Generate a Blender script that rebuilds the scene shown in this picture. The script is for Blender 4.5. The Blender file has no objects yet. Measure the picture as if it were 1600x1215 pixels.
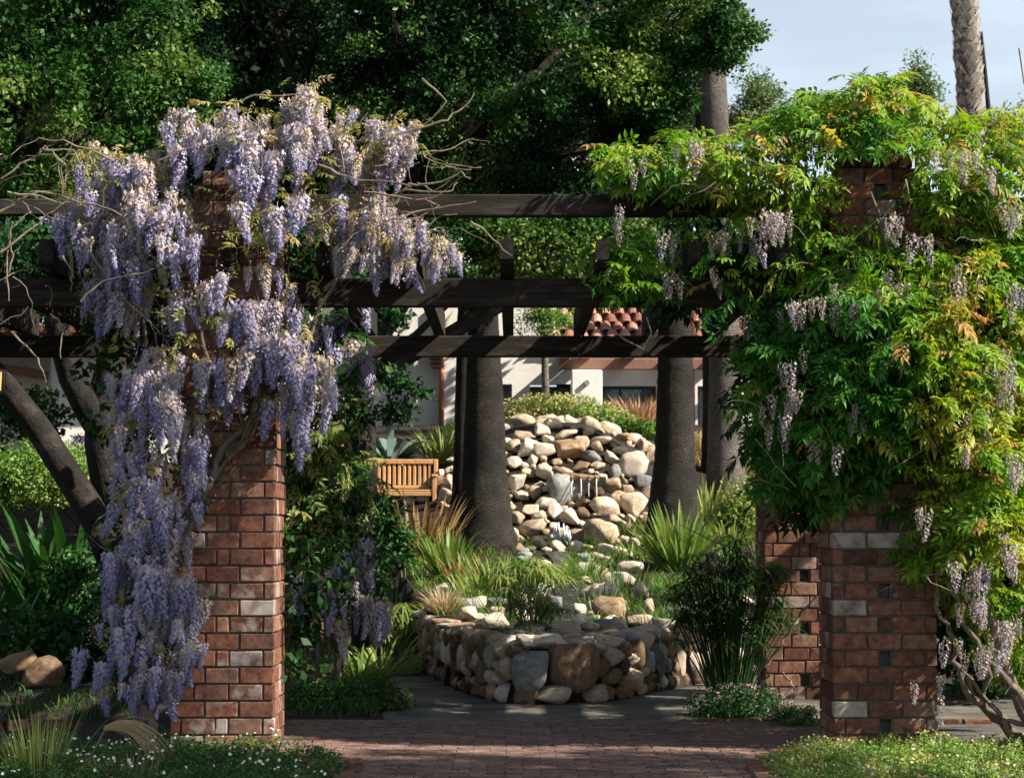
import bpy, bmesh, math, random
import numpy as np
from mathutils import Vector, Matrix, noise
random.seed(7); rng = np.random.default_rng(7)
S_ = bpy.context.scene
COL = S_.collection
# ------------------------------------------------------------------ camera, sky, sun, exposure
F = 3375.0; PITCH = math.atan(212.5/F); CZ = 1.4
cd = bpy.data.cameras.new('camera'); cam = bpy.data.objects.new('camera', cd); COL.objects.link(cam)
cam.location = (0, 0, CZ); cam.rotation_euler = (math.pi/2+PITCH, 0, 0)
cd.sensor_width = 36; cd.lens = 36*F/1600; cd.clip_end = 2000; cd.clip_start = .1
cd.dof.use_dof = True; cd.dof.focus_distance = 14; cd.dof.aperture_fstop = 8
S_.camera = cam
SUN = Vector((.735, -.267, .624)).normalized()
w = bpy.data.worlds.new('World'); S_.world = w; w.use_nodes = True
nt = w.node_tree; nt.nodes.clear()
def N(t, k, **kw):
    n = t.nodes.new(k)
    for a, b in kw.items():
        if a.startswith('i_'): n.inputs[a[2:].replace('_', ' ')].default_value = b
        else: setattr(n, a, b)
    return n
sky = N(nt, 'ShaderNodeTexSky', sky_type='NISHITA', sun_disc=False, sun_elevation=math.asin(SUN.z),
        sun_rotation=math.atan2(SUN.x, SUN.y), air_density=1.0, dust_density=1.2, ozone_density=1.0)
tc = N(nt, 'ShaderNodeTexCoord'); mp = N(nt, 'ShaderNodeMapping'); mp.inputs['Scale'].default_value = (1.2, 1.2, 5)
cn = N(nt, 'ShaderNodeTexNoise'); cn.inputs['Scale'].default_value = 2.3; cn.inputs['Detail'].default_value = 6; cn.inputs['Roughness'].default_value = .5
cr = N(nt, 'ShaderNodeMapRange'); cr.inputs['From Min'].default_value = .38; cr.inputs['From Max'].default_value = .72; cr.inputs['To Min'].default_value = .45; cr.inputs['To Max'].default_value = 1
mx = N(nt, 'ShaderNodeMix', data_type='RGBA'); mx.inputs['B'].default_value = (9.2, 10.4, 11.4, 1)
bg = N(nt, 'ShaderNodeBackground'); bg.inputs['Strength'].default_value = .05
wo = N(nt, 'ShaderNodeOutputWorld')
L = nt.links.new
L(tc.outputs['Generated'], mp.inputs[0]); L(mp.outputs[0], cn.inputs['Vector']); L(cn.outputs['Fac'], cr.inputs['Value'])
sx_ = N(nt, 'ShaderNodeSeparateXYZ'); hz = N(nt, 'ShaderNodeMapRange'); hz.inputs['From Min'].default_value = .2; hz.inputs['From Max'].default_value = .75; hz.inputs['To Min'].default_value = 1; hz.inputs['To Max'].default_value = .08
mh = N(nt, 'ShaderNodeMath', operation='MULTIPLY'); L(tc.outputs['Generated'], sx_.inputs[0]); L(sx_.outputs['Z'], hz.inputs['Value']); L(hz.outputs[0], mh.inputs[0]); L(cr.outputs[0], mh.inputs[1]); L(mh.outputs[0], mx.inputs['Factor']); L(sky.outputs[0], mx.inputs['A']); L(mx.outputs['Result'], bg.inputs['Color']); L(bg.outputs[0], wo.inputs[0])
sl = bpy.data.lights.new('sun', 'SUN'); so = bpy.data.objects.new('sun', sl); COL.objects.link(so)
sl.energy = 5.0; sl.angle = math.radians(.53); sl.color = (1, .93, .82)
so.rotation_euler = (-SUN).to_track_quat('-Z', 'Y').to_euler(); so.location = (20, -10, 30)
vs = S_.view_settings; vs.view_transform = 'Standard'; vs.look = 'None'; vs.gamma = 1; vs.exposure = 1.25; vs.use_curve_mapping = False
S_.render.engine = 'CYCLES'; S_.cycles.max_bounces = 6; S_.cycles.transparent_max_bounces = 4; S_.cycles.diffuse_bounces = 1

# ------------------------------------------------------------------ helpers
cp, sp_ = math.cos(PITCH), math.sin(PITCH)
def ray(px, py):
    a, b = (px-800)/F, (607.5-py)/F
    return Vector((a, cp-b*sp_, sp_+b*cp))
def P(px, py, Y):
    d = ray(px, py); return Vector((0, 0, CZ)) + d*(Y/d.y)
def sm(a, b, x):
    t = min(1, max(0, (x-a)/(b-a))); return t*t*(3-2*t)
def lerp_tab(x, xs, ys):
    if x <= xs[0]: return ys[0]
    for i in range(1, len(xs)):
        if x <= xs[i]: return ys[i-1]+(ys[i]-ys[i-1])*(x-xs[i-1])/(xs[i]-xs[i-1])
    return ys[-1]
WX = [-1.35, -1.07, -.57, -.2, .15, .75, 1.24, 1.77, 3.0]; WY = [25.5, 22.5, 19.4, 17.6, 17.0, 17.3, 18.4, 19.5, 21.5]
def yc(x): return lerp_tab(x, WX, WY)
def edge(y): return lerp_tab(y, [15, 16, 18.2, 22, 25], [-.85, -.95, -1.12, -1.55, -1.9])
def Sl(x, y):
    s = lerp_tab(y, [16, 17, 20, 24, 28.5, 30.5, 32, 33.5, 35.5, 38, 300], [.4, .42, .52, .78, 1.15, 1.5, 2.0, 2.6, 3.0, 3.15, 3.6])
    m = sm(-1.9, .4, x)*(1-sm(.9, 3.0, x))
    return s + m*(lerp_tab(y, [28.6, 29.3, 31.2, 31.9, 33, 36], [0, .25, 1.05, .95, .35, 0]))
def G(x, y):
    n = .03*noise.noise(Vector((x*1.3, y*1.3, 0)))
    if x >= -1.35 and y > (yc(x) if x < 3 else 21.5): return Sl(x, y)+n
    e = edge(y); base = Sl(x, y)
    h = base*sm(22.6, 25.5, y)
    if x < e-.02 and y > 15.6: h = max(h, base*sm(15.8, 23, y)*sm(0, 1.6, e-x)*.95 + .02) + n*sm(0, .4, e-x)
    if x > 3: h = max(h, base*sm(17, 23, y))
    if y < 15.6 or h < .01: n = 0
    return h
def hit(px, py):
    d = ray(px, py); t = 10.0
    while t < 90:
        p = Vector((0, 0, CZ))+d*t
        if p.z <= G(p.x, p.y): return p
        t += .04
    return P(px, py, 40)
def link(o, parent=None):
    COL.objects.link(o)
    if parent: o.parent = parent
    return o
def tag(o, label=None, cat=None, group=None, kind=None):
    if label: o['label'] = label
    if cat: o['category'] = cat
    if group: o['group'] = group
    if kind: o['kind'] = kind
    return o
def empty(name, loc, label, cat, group=None, rz=0):
    o = bpy.data.objects.new(name, None); o.location = loc; o.rotation_euler = (0, 0, rz); o.empty_display_size = .2
    link(o); return tag(o, label, cat, group)
def obj(name, me, parent=None, mat=None, loc=None, world=True):
    """mesh given in world coordinates (world=True): shift it under its parent"""
    o = bpy.data.objects.new(name, me); link(o, parent)
    if mat and not me.materials: me.materials.append(mat)
    if loc is not None: o.location = loc
    if parent and world: o.matrix_parent_inverse = inv(parent)
    return o
_inv = {}
def inv(p):
    if p.name not in _inv:
        M = Matrix.LocRotScale(p.location, p.rotation_euler, p.scale)
        if p.parent: M = p.parent.matrix_parent_inverse @ M
        _inv[p.name] = M.inverted()
    return _inv[p.name]
class MB:
    def __init__(s): s.v = []; s.f = []
    def add(s, vs, fs):
        o = len(s.v); s.v += [tuple(v) for v in vs]; s.f += [tuple(i+o for i in f) for f in fs]
    def box(s, a, b, c=0.0, M=None):
        x0, y0, z0 = a; x1, y1, z1 = b
        if c <= 0:
            vs = [Vector((x, y, z)) for x in (x0, x1) for y in (y0, y1) for z in (z0, z1)]
            fs = [(0, 1, 3, 2), (4, 6, 7, 5), (0, 4, 5, 1), (2, 3, 7, 6), (0, 2, 6, 4), (1, 5, 7, 3)]
        else:   # chamfered along the long verticals/horizontals via three inset shells
            bm = bmesh.new(); vv = [bm.verts.new((x, y, z)) for x in (x0, x1) for y in (y0, y1) for z in (z0, z1)]
            for f in [(0, 1, 3, 2), (4, 6, 7, 5), (0, 4, 5, 1), (2, 3, 7, 6), (0, 2, 6, 4), (1, 5, 7, 3)]: bm.faces.new([vv[i] for i in f])
            bmesh.ops.bevel(bm, geom=bm.edges[:], offset=c, segments=1, affect='EDGES', profile=.5)
            bm.verts.index_update(); vs = [v.co.copy() for v in bm.verts]; fs = [[v.index for v in f.verts] for f in bm.faces]; bm.free()
        if M is not None: vs = [M @ v for v in vs]
        s.add(vs, fs)
    def tube(s, pts, rad, n=7, cap=True, jit=0):
        pts = [Vector(p) for p in pts]; rings = []
        up = Vector((.13, .31, .94))
        for i, p in enumerate(pts):
            d = (pts[min(i+1, len(pts)-1)]-pts[max(i-1, 0)])
            if d.length < 1e-6: d = Vector((0, 0, 1))
            d.normalize(); a = d.cross(up)
            if a.length < .05: a = d.cross(Vector((1, 0, 0)))
            a.normalize(); b = d.cross(a)
            r = rad[i] if hasattr(rad, '__len__') else rad
            rings.append([p+(a*math.cos(t)+b*math.sin(t))*r*(1+(random.uniform(-jit, jit) if jit else 0)) for t in [2*math.pi*k/n for k in range(n)]])
        vs = [v for r in rings for v in r]; fs = []
        for i in range(len(pts)-1):
            for k in range(n): fs.append((i*n+k, i*n+(k+1) % n, (i+1)*n+(k+1) % n, (i+1)*n+k))
        if cap: fs.append(tuple(range(n))[::-1]); fs.append(tuple((len(pts)-1)*n+k for k in range(n)))
        s.add(vs, fs)
    def mesh(s, name, smooth=False):
        me = bpy.data.meshes.new(name); me.from_pydata(s.v, [], s.f)
        if smooth: me.polygons.foreach_set('use_smooth', [True]*len(me.polygons))
        me.validate(); me.update(); return me
    def build(s, name, mat, parent=None, smooth=False):
        return obj(name, s.mesh(name, smooth), parent, mat)
def frames(y, up):
    y = y/np.linalg.norm(y, axis=1, keepdims=True)
    x = np.cross(y, up); l = np.linalg.norm(x, axis=1, keepdims=True); l[l < 1e-4] = 1; x = x/l
    z = np.cross(x, y); return np.stack([x, y, z], axis=2)
def inst(name, tv, tf, M, T, tone=None, ttone=None, smooth=False):
    """copies of a small template (tv vertices, tf quads/tris) as one mesh; tone = colour number per copy"""
    tv = np.asarray(tv, float); n = len(T); V = len(tv)
    vs = np.einsum('nij,vj->nvi', M, tv)+T[:, None, :]
    k = len(tf[0]); tf = np.asarray(tf); fs = (tf[None]+(np.arange(n)*V)[:, None, None]).reshape(-1)
    me = bpy.data.meshes.new(name); me.vertices.add(n*V); me.vertices.foreach_set('co', vs.reshape(-1).astype(np.float32))
    nf = n*len(tf); me.loops.add(len(fs)); me.loops.foreach_set('vertex_index', fs.astype(np.int32))
    me.polygons.add(nf); me.polygons.foreach_set('loop_start', (np.arange(nf)*k).astype(np.int32)); me.polygons.foreach_set('loop_total', np.full(nf, k, np.int32))
    me.update(calc_edges=True)
    t = np.zeros((n, V)) if tone is None else np.repeat(np.asarray(tone)[:, None], V, 1)
    if ttone is not None: t = t+np.asarray(ttone)[None]
    at = me.attributes.new('tone', 'FLOAT', 'POINT'); at.data.foreach_set('value', t.reshape(-1).astype(np.float32))
    return me
def inpoly(x, y, poly):
    c = False; j = len(poly)-1
    for i in range(len(poly)):
        xi, yi = poly[i]; xj, yj = poly[j]
        if (yi > y) != (yj > y) and x < (xj-xi)*(y-yi)/(yj-yi)+xi: c = not c
        j = i
    return c
def edgedist(x, y, poly):
    b = 1e9
    for i in range(len(poly)):
        x1, y1 = poly[i-1]; x2, y2 = poly[i]; dx, dy = x2-x1, y2-y1
        t = max(0, min(1, ((x-x1)*dx+(y-y1)*dy)/(dx*dx+dy*dy+1e-9)))
        b = min(b, math.hypot(x-x1-t*dx, y-y1-t*dy))
    return b

# ------------------------------------------------------------------ materials
def mat(name, rough=.8, spec=.3):
    m = bpy.data.materials.new(name); m.use_nodes = True; t = m.node_tree
    b = t.nodes['Principled BSDF']; b.inputs['Roughness'].default_value = rough; b.inputs['Specular IOR Level'].default_value = spec
    return m, t, b
def ramp(t, stops, interp='LINEAR'):
    r = t.nodes.new('ShaderNodeValToRGB'); r.color_ramp.interpolation = interp
    e = r.color_ramp.elements
    while len(e) < len(stops): e.new(.5)
    for i, (p, c) in enumerate(stops): e[i].position = p; e[i].color = (*c, 1)
    return r
def foliage(name, stops, trans=.35, rough=.5, var=.25, spec=.25):
    m, t, b = mat(name, rough, spec)
    a = N(t, 'ShaderNodeAttribute', attribute_name='tone'); g = t.nodes.new('ShaderNodeNewGeometry')
    ad = N(t, 'ShaderNodeMath', operation='MULTIPLY_ADD'); ad.inputs[1].default_value = var; t.links.new(g.outputs['Random Per Island'], ad.inputs[0]); t.links.new(a.outputs['Fac'], ad.inputs[2])
    r = ramp(t, stops); t.links.new(ad.outputs[0], r.inputs[0]); t.links.new(r.outputs[0], b.inputs['Base Color'])
    tr = t.nodes.new('ShaderNodeBsdfTranslucent'); hs = t.nodes.new('ShaderNodeHueSaturation'); hs.inputs['Value'].default_value = 1.25; hs.inputs['Saturation'].default_value = 1.1; hs.inputs['Hue'].default_value = .49
    t.links.new(r.outputs[0], hs.inputs['Color']); t.links.new(hs.outputs[0], tr.inputs[0])
    ms = t.nodes.new('ShaderNodeMixShader'); ms.inputs[0].default_value = trans
    t.links.new(b.outputs[0], ms.inputs[1]); t.links.new(tr.outputs[0], ms.inputs[2]); t.links.new(ms.outputs[0], t.nodes['Material Output'].inputs[0])
    return m
def noisemat(name, stops, scale=8, detail=6, rough=.85, bump=.3, objrand=0, stretch=(1, 1, 1), bscale=None, spec=.25, coord='Object', bdist=.01, rr=.6):
    m, t, b = mat(name, rough, spec)
    c = t.nodes.new('ShaderNodeTexCoord'); mp = t.nodes.new('ShaderNodeMapping'); mp.inputs['Scale'].default_value = stretch
    t.links.new(c.outputs[coord], mp.inputs[0]); oi = t.nodes.new('ShaderNodeObjectInfo')
    vm = N(t, 'ShaderNodeVectorMath', operation='SCALE'); vm.inputs[0].default_value = (37, 53, 71); t.links.new(oi.outputs['Random'], vm.inputs['Scale'])
    t.links.new(vm.outputs[0], mp.inputs['Location'])
    n = t.nodes.new('ShaderNodeTexNoise'); n.inputs['Scale'].default_value = scale; n.inputs['Detail'].default_value = detail; n.inputs['Roughness'].default_value = rr
    t.links.new(mp.outputs[0], n.inputs['Vector'])
    ad = N(t, 'ShaderNodeMath', operation='MULTIPLY_ADD'); ad.inputs[1].default_value = objrand
    s2 = N(t, 'ShaderNodeMath', operation='SUBTRACT'); s2.inputs[1].default_value = .5; t.links.new(oi.outputs['Random'], s2.inputs[0]); t.links.new(s2.outputs[0], ad.inputs[0]); t.links.new(n.outputs['Fac'], ad.inputs[2])
    r = ramp(t, stops); t.links.new(ad.outputs[0], r.inputs[0]); t.links.new(r.outputs[0], b.inputs['Base Color'])
    n2 = t.nodes.new('ShaderNodeTexNoise'); n2.inputs['Scale'].default_value = bscale or scale*4; n2.inputs['Detail'].default_value = 8; n2.inputs['Roughness'].default_value = .65
    t.links.new(mp.outputs[0], n2.inputs['Vector'])
    bp = t.nodes.new('ShaderNodeBump'); bp.inputs['Strength'].default_value = bump; bp.inputs['Distance'].default_value = bdist
    t.links.new(n2.outputs['Fac'], bp.inputs['Height']); t.links.new(bp.outputs[0], b.inputs['Normal'])
    return m
def brickmat(name, white=.78, base=None):
    m, t, b = mat(name, .95, .08)
    c = t.nodes.new('ShaderNodeTexCoord'); oi = t.nodes.new('ShaderNodeObjectInfo'); g = t.nodes.new('ShaderNodeNewGeometry')
    rs = N(t, 'ShaderNodeMath', operation='ADD'); t.links.new(oi.outputs['Random'], rs.inputs[0]); t.links.new(g.outputs['Random Per Island'], rs.inputs[1])
    fr = N(t, 'ShaderNodeMath', operation='FRACT'); t.links.new(rs.outputs[0], fr.inputs[0])
    vm = N(t, 'ShaderNodeVectorMath', operation='SCALE'); vm.inputs[0].default_value = (37, 53, 71); t.links.new(fr.outputs[0], vm.inputs['Scale'])
    va = N(t, 'ShaderNodeVectorMath', operation='ADD'); t.links.new(c.outputs['Object'], va.inputs[0]); t.links.new(vm.outputs[0], va.inputs[1])
    r = ramp(t, base or [(0, (.09, .045, .034)), (.2, (.16, .073, .05)), (.4, (.23, .102, .068)), (.55, (.12, .06, .045)), (.7, (.2, .105, .076)), (.85, (.26, .145, .095)), (1, (.15, .088, .068))])
    t.links.new(fr.outputs[0], r.inputs[0])
    n = t.nodes.new('ShaderNodeTexNoise'); n.inputs['Scale'].default_value = 16; n.inputs['Detail'].default_value = 8; n.inputs['Roughness'].default_value = .7; t.links.new(va.outputs[0], n.inputs['Vector'])
    m1 = N(t, 'ShaderNodeMix', data_type='RGBA', blend_type='MULTIPLY'); m1.inputs['Factor'].default_value = 1
    r1 = ramp(t, [(.3, (.3, .27, .27)), (.5, (.85, .82, .8)), (.65, (1.25, 1.2, 1.15))]); t.links.new(n.outputs['Fac'], r1.inputs[0]); t.links.new(r.outputs[0], m1.inputs['A']); t.links.new(r1.outputs[0], m1.inputs['B'])
    # old lime wash: on some bricks, in patches
    mu = N(t, 'ShaderNodeMath', operation='MULTIPLY'); mu.inputs[1].default_value = 7.31; t.links.new(fr.outputs[0], mu.inputs[0]); f2 = N(t, 'ShaderNodeMath', operation='FRACT'); t.links.new(mu.outputs[0], f2.inputs[0])
    mr = t.nodes.new('ShaderNodeMapRange'); mr.inputs['From Min'].default_value = (white or .5)-.1; mr.inputs['From Max'].default_value = 1; mr.inputs['To Min'].default_value = -.13 if white else -1; mr.inputs['To Max'].default_value = .26 if white else -1; t.links.new(f2.outputs[0], mr.inputs['Value'])
    n3 = t.nodes.new('ShaderNodeTexNoise'); n3.inputs['Scale'].default_value = 9; n3.inputs['Detail'].default_value = 7; n3.inputs['Roughness'].default_value = .65; t.links.new(va.outputs[0], n3.inputs['Vector'])
    a2 = N(t, 'ShaderNodeMath', operation='ADD'); t.links.new(mr.outputs[0], a2.inputs[0]); t.links.new(n3.outputs['Fac'], a2.inputs[1])
    m2 = t.nodes.new('ShaderNodeMapRange'); m2.inputs['From Min'].default_value = .55; m2.inputs['From Max'].default_value = .78; m2.inputs['To Max'].default_value = .85; t.links.new(a2.outputs[0], m2.inputs['Value'])
    mx = N(t, 'ShaderNodeMix', data_type='RGBA'); mx.inputs['B'].default_value = (.36, .32, .28, 1); t.links.new(m2.outputs[0], mx.inputs['Factor']); t.links.new(m1.outputs['Result'], mx.inputs['A']); t.links.new(mx.outputs['Result'], b.inputs['Base Color'])
    bp = t.nodes.new('ShaderNodeBump'); bp.inputs['Strength'].default_value = .6; bp.inputs['Distance'].default_value = .008; t.links.new(n.outputs['Fac'], bp.inputs['Height']); t.links.new(bp.outputs[0], b.inputs['Normal'])
    return m
M_brick = brickmat('red_brick', .76); 
M_paver = brickmat('paver_brick', None, [(0, (.14, .095, .082)), (.4, (.23, .15, .125)), (.7, (.19, .125, .108)), (1, (.26, .175, .148))])
M_mortar = noisemat('mortar', [(.3, (.06, .056, .048)), (.7, (.14, .13, .115))], 12, spec=.05)
M_wood = noisemat('weathered_wood', [(.25, (.009, .007, .005)), (.5, (.026, .02, .015)), (.75, (.075, .06, .046))], 3, 8, .9, .5, .1, (1, 9, 9), 9)
M_woody = noisemat('shade_dark_wood_across', [(.25, (.006, .005, .004)), (.5, (.014, .011, .008)), (.75, (.04, .03, .023))], 3, 8, .9, .5, .1, (9, 1, 9), 9)  # darker copy of the wood: shade on the rafters put into colour
M_teak = noisemat('teak', [(.3, (.46, .23, .1)), (.7, (.62, .36, .17))], 4, 6, .6, .3, .2, (8, 8, 1), 9)
M_stone = noisemat('sandstone', [(.2, (.22, .13, .07)), (.4, (.38, .27, .18)), (.58, (.46, .37, .28)), (.8, (.56, .5, .42))], 3.2, 9, .9, .55, .45, bscale=14, bdist=.03)
M_stone_pale = noisemat('pale_sandstone', [(.25, (.3, .18, .1)), (.42, (.5, .38, .26)), (.58, (.62, .52, .39)), (.8, (.7, .63, .52))], 2.2, 9, .9, .6, .45, bscale=9, bdist=.05)
M_stone_grey = noisemat('grey_stone', [(.25, (.14, .14, .135)), (.5, (.25, .25, .24)), (.8, (.4, .39, .36))], 4, 9, .9, .6, .3, bscale=16, bdist=.03)
M_stone_brown = noisemat('brown_stone', [(.25, (.07, .042, .025)), (.5, (.17, .11, .065)), (.8, (.3, .2, .12))], 4, 9, .9, .6, .4, bscale=16, bdist=.03)
M_soil = noisemat('soil', [(.3, (.01, .007, .005)), (.6, (.03, .02, .013)), (.8, (.07, .05, .03))], 3, 10, .95, .8, coord='Object', bdist=.04)
M_conc = noisemat('concrete', [(.3, (.04, .037, .03)), (.5, (.105, .097, .078)), (.72, (.2, .185, .15))], 2.8, 10, .75, .35, bscale=30)
M_stucco = noisemat('white_stucco', [(.3, (.74, .7, .63)), (.7, (.85, .82, .76))], 2, 8, .9, .35, bscale=14)
M_stucco2 = noisemat('cream_stucco', [(.3, (.5, .43, .34)), (.7, (.6, .53, .43))], 2, 8, .9, .3, bscale=14)
M_tile = noisemat('roof_tile', [(.25, (.15, .065, .045)), (.5, (.3, .13, .09)), (.8, (.46, .28, .21))], 6, 8, .85, .4, .5)
M_bark = noisemat('dark_bark', [(.3, (.008, .0065, .005)), (.55, (.022, .018, .015)), (.8, (.07, .058, .05))], 5, 9, .9, 1, bscale=14, bdist=.04)
M_twig = noisemat('grey_twig', [(.3, (.11, .085, .06)), (.7, (.28, .23, .17))], 20, 6, .9, .4)
M_stem = noisemat('vine_stem', [(.3, (.06, .045, .032)), (.7, (.2, .155, .115))], 12, 8, .9, .9, stretch=(1, 1, .4), bdist=.02)
M_fin = noisemat('brown_paint', [(.3, (.2, .1, .07)), (.7, (.28, .15, .11))], 5, 5, .7, .2)
M_copper, _, b = mat('copper_pipe', .5, .4); b.inputs['Base Color'].default_value = (.4, .15, .07, 1)
M_teal, _, b = mat('teal_window_frame', .5, .4); b.inputs['Base Color'].default_value = (.05, .09, .08, 1)
M_dark, _, b = mat('unlit_room_dark', .9, .1); b.inputs['Base Color'].default_value = (.02, .02, .02, 1)  # dark colour stands for an unlit room behind the glass
M_blind, _, b = mat('window_blind', .9, .1); b.inputs['Base Color'].default_value = (.25, .25, .2, 1)
M_iron, _, b = mat('black_iron', .5, .4); b.inputs['Base Color'].default_value = (.02, .018, .015, 1)
M_glass, t, b = mat('window_glass', .05, .5); b.inputs['Base Color'].default_value = (.6, .7, .68, 1); b.inputs['Transmission Weight'].default_value = .85; b.inputs['Alpha'].default_value = .6
M_lamp, t, b = mat('lamp_glow', .4); b.inputs['Base Color'].default_value = (1, .6, .25, 1); b.inputs['Emission Color'].default_value = (1, .55, .2, 1); b.inputs['Emission Strength'].default_value = .6
M_fall, t, b = mat('falling_water', .15, .5); b.inputs['Base Color'].default_value = (.85, .88, .9, 1); b.inputs['Transmission Weight'].default_value = .35
# stream water: dark, rippled
M_water, t, b = mat('stream_water', .3, .12); rw_ = ramp(t, [(.0, (.008, .01, .009)), (.6, (.015, .018, .016)), (.72, (.3, .32, .33))]); 
c_ = t.nodes.new('ShaderNodeTexCoord'); n_ = t.nodes.new('ShaderNodeTexNoise'); n_.inputs['Scale'].default_value = 14; n_.inputs['Detail'].default_value = 4; bp_ = t.nodes.new('ShaderNodeBump'); bp_.inputs['Strength'].default_value = .8; bp_.inputs['Distance'].default_value = .05
t.links.new(c_.outputs['Object'], n_.inputs['Vector']); t.links.new(n_.outputs['Fac'], bp_.inputs['Height']); t.links.new(bp_.outputs[0], b.inputs['Normal']); t.links.new(n_.outputs['Fac'], rw_.inputs[0]); t.links.new(rw_.outputs[0], b.inputs['Base Color'])
# palm bark: fine rings
def palmbark(name, c0, c1, ringscale=16):
    m, t, b = mat(name, .9, .2)
    c = t.nodes.new('ShaderNodeTexCoord'); wv = N(t, 'ShaderNodeTexWave', wave_type='BANDS', bands_direction='Z'); wv.inputs['Scale'].default_value = ringscale/2; wv.inputs['Distortion'].default_value = 14; wv.inputs['Detail'].default_value = 4; wv.inputs['Detail Scale'].default_value = 1.2
    n = t.nodes.new('ShaderNodeTexNoise'); n.inputs['Scale'].default_value = 5; n.inputs['Detail'].default_value = 9
    t.links.new(c.outputs['Object'], wv.inputs['Vector']); t.links.new(c.outputs['Object'], n.inputs['Vector'])
    m0 = N(t, 'ShaderNodeMath', operation='MULTIPLY'); t.links.new(wv.outputs['Fac'], m0.inputs[0]); t.links.new(n.outputs['Fac'], m0.inputs[1])
    nb = t.nodes.new('ShaderNodeTexNoise'); nb.inputs['Scale'].default_value = 1.6; nb.inputs['Detail'].default_value = 10; nb.inputs['Roughness'].default_value = .75; t.links.new(c.outputs['Object'], nb.inputs['Vector'])
    rb_ = t.nodes.new('ShaderNodeMapRange'); rb_.inputs['From Min'].default_value = .35; rb_.inputs['From Max'].default_value = .65; rb_.inputs['To Min'].default_value = .3; rb_.inputs['To Max'].default_value = 1.25; t.links.new(nb.outputs['Fac'], rb_.inputs['Value'])
    m1 = N(t, 'ShaderNodeMath', operation='MULTIPLY'); t.links.new(m0.outputs[0], m1.inputs[0]); t.links.new(rb_.outputs[0], m1.inputs[1])
    r = ramp(t, [(.05, c0), (.6, c1)]); t.links.new(m1.outputs[0], r.inputs[0]); t.links.new(r.outputs[0], b.inputs['Base Color'])
    bp = t.nodes.new('ShaderNodeBump'); bp.inputs['Strength'].default_value = .6; bp.inputs['Distance'].default_value = .015; t.links.new(m1.outputs[0], bp.inputs['Height']); t.links.new(bp.outputs[0], b.inputs['Normal'])
    return m
M_palm3 = palmbark('grey_palm_bark', (.04, .034, .03), (.2, .175, .15), 30)
M_palm = palmbark('palm_bark', (.006, .005, .004), (.055, .045, .037), 30); M_palm2 = palmbark('pale_palm_bark', (.06, .05, .042), (.26, .22, .18))
# foliage
M_oak = foliage('oak_leaves', [(0, (.004, .016, .004)), (.4, (.01, .045, .01)), (.7, (.04, .12, .02)), (1, (.15, .23, .045))], .22, .5, spec=.2)
M_deep = foliage('gap_shade_leaves', [(0, (.005, .014, .005)), (1, (.014, .04, .01))], .1, .6, spec=.1)  # near-black: shade in the oak's gaps put into the colour
M_oak2 = foliage('light_oak_leaves', [(0, (.006, .03, .006)), (.5, (.035, .11, .018)), (1, (.2, .26, .06))], .3, .5, spec=.2)
M_far = foliage('distant_leaves', [(0, (.06, .11, .035)), (.6, (.13, .19, .06)), (1, (.25, .28, .11))], .35, .5)
M_wleaf = foliage('wisteria_leaves', [(0, (.018, .085, .016)), (.35, (.055, .19, .022)), (.6, (.2, .34, .03)), (.78, (.4, .4, .06)), (.9, (.46, .3, .08)), (1, (.44, .24, .09))], .4, .5, .08)
M_wyoung = foliage('young_wisteria_leaves', [(0, (.13, .2, .04)), (.5, (.32, .32, .09)), (1, (.48, .36, .15))], .4, .6, .2)
M_flower = foliage('lilac_petals', [(0, (.46, .37, .25)), (.22, (.52, .42, .37)), (.42, (.46, .41, .48)), (.7, (.36, .34, .5)), (1, (.22, .21, .38))], .25, .8, .25, .05)
M_flower2 = foliage('pale_lilac_petals', [(0, (.36, .28, .15)), (.4, (.42, .35, .3)), (1, (.33, .29, .36))], .3, .7, .3, .1)
M_grass = foliage('bright_blades', [(0, (.02, .08, .01)), (.5, (.085, .19, .025)), (1, (.27, .31, .09))], .35, .45, .2)
M_dgrass = foliage('dark_blades', [(0, (.012, .04, .01)), (.6, (.035, .085, .02)), (1, (.1, .15, .04))], .25, .45, .2)
M_flax = foliage('bronze_blades', [(0, (.09, .05, .025)), (.5, (.19, .11, .045)), (1, (.3, .2, .08))], .25, .5, .3)
M_straw = foliage('straw_blades', [(0, (.22, .15, .06)), (.5, (.42, .3, .15)), (1, (.55, .42, .26))], .3, .6, .3)
M_rust = foliage('rust_blades', [(0, (.2, .09, .05)), (.5, (.38, .2, .12)), (1, (.5, .34, .2))], .3, .6, .3)
M_agave = foliage('blue_grey_blades', [(0, (.07, .12, .1)), (1, (.2, .27, .24))], .1, .5, .2)
M_hedge = foliage('hedge_leaves', [(0, (.045, .13, .02)), (.6, (.17, .29, .05)), (1, (.42, .4, .13))], .3, .5, .4)
M_cover = foliage('ground_cover_leaves', [(0, (.015, .05, .012)), (.6, (.04, .11, .02)), (1, (.13, .2, .05))], .3, .5, .4)
M_white = foliage('white_petals', [(0, (.8, .78, .66)), (1, (.85, .82, .7))], .2, .7)
M_pink = foliage('pink_petals', [(0, (.4, .16, .24)), (1, (.62, .36, .42))], .3, .7, .6)
M_stub = foliage('grey_leaf_stubs', [(0, (.1, .075, .055)), (.5, (.3, .25, .2)), (1, (.5, .43, .36))], .1, .8, .6)
M_leafy = foliage('shade_dark_leaves', [(0, (.008, .035, .008)), (.6, (.03, .1, .016)), (1, (.12, .22, .04))], .2, .5, .3, .2)  # darkened leaf colour that carries the shade of inner and rear growth

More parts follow.
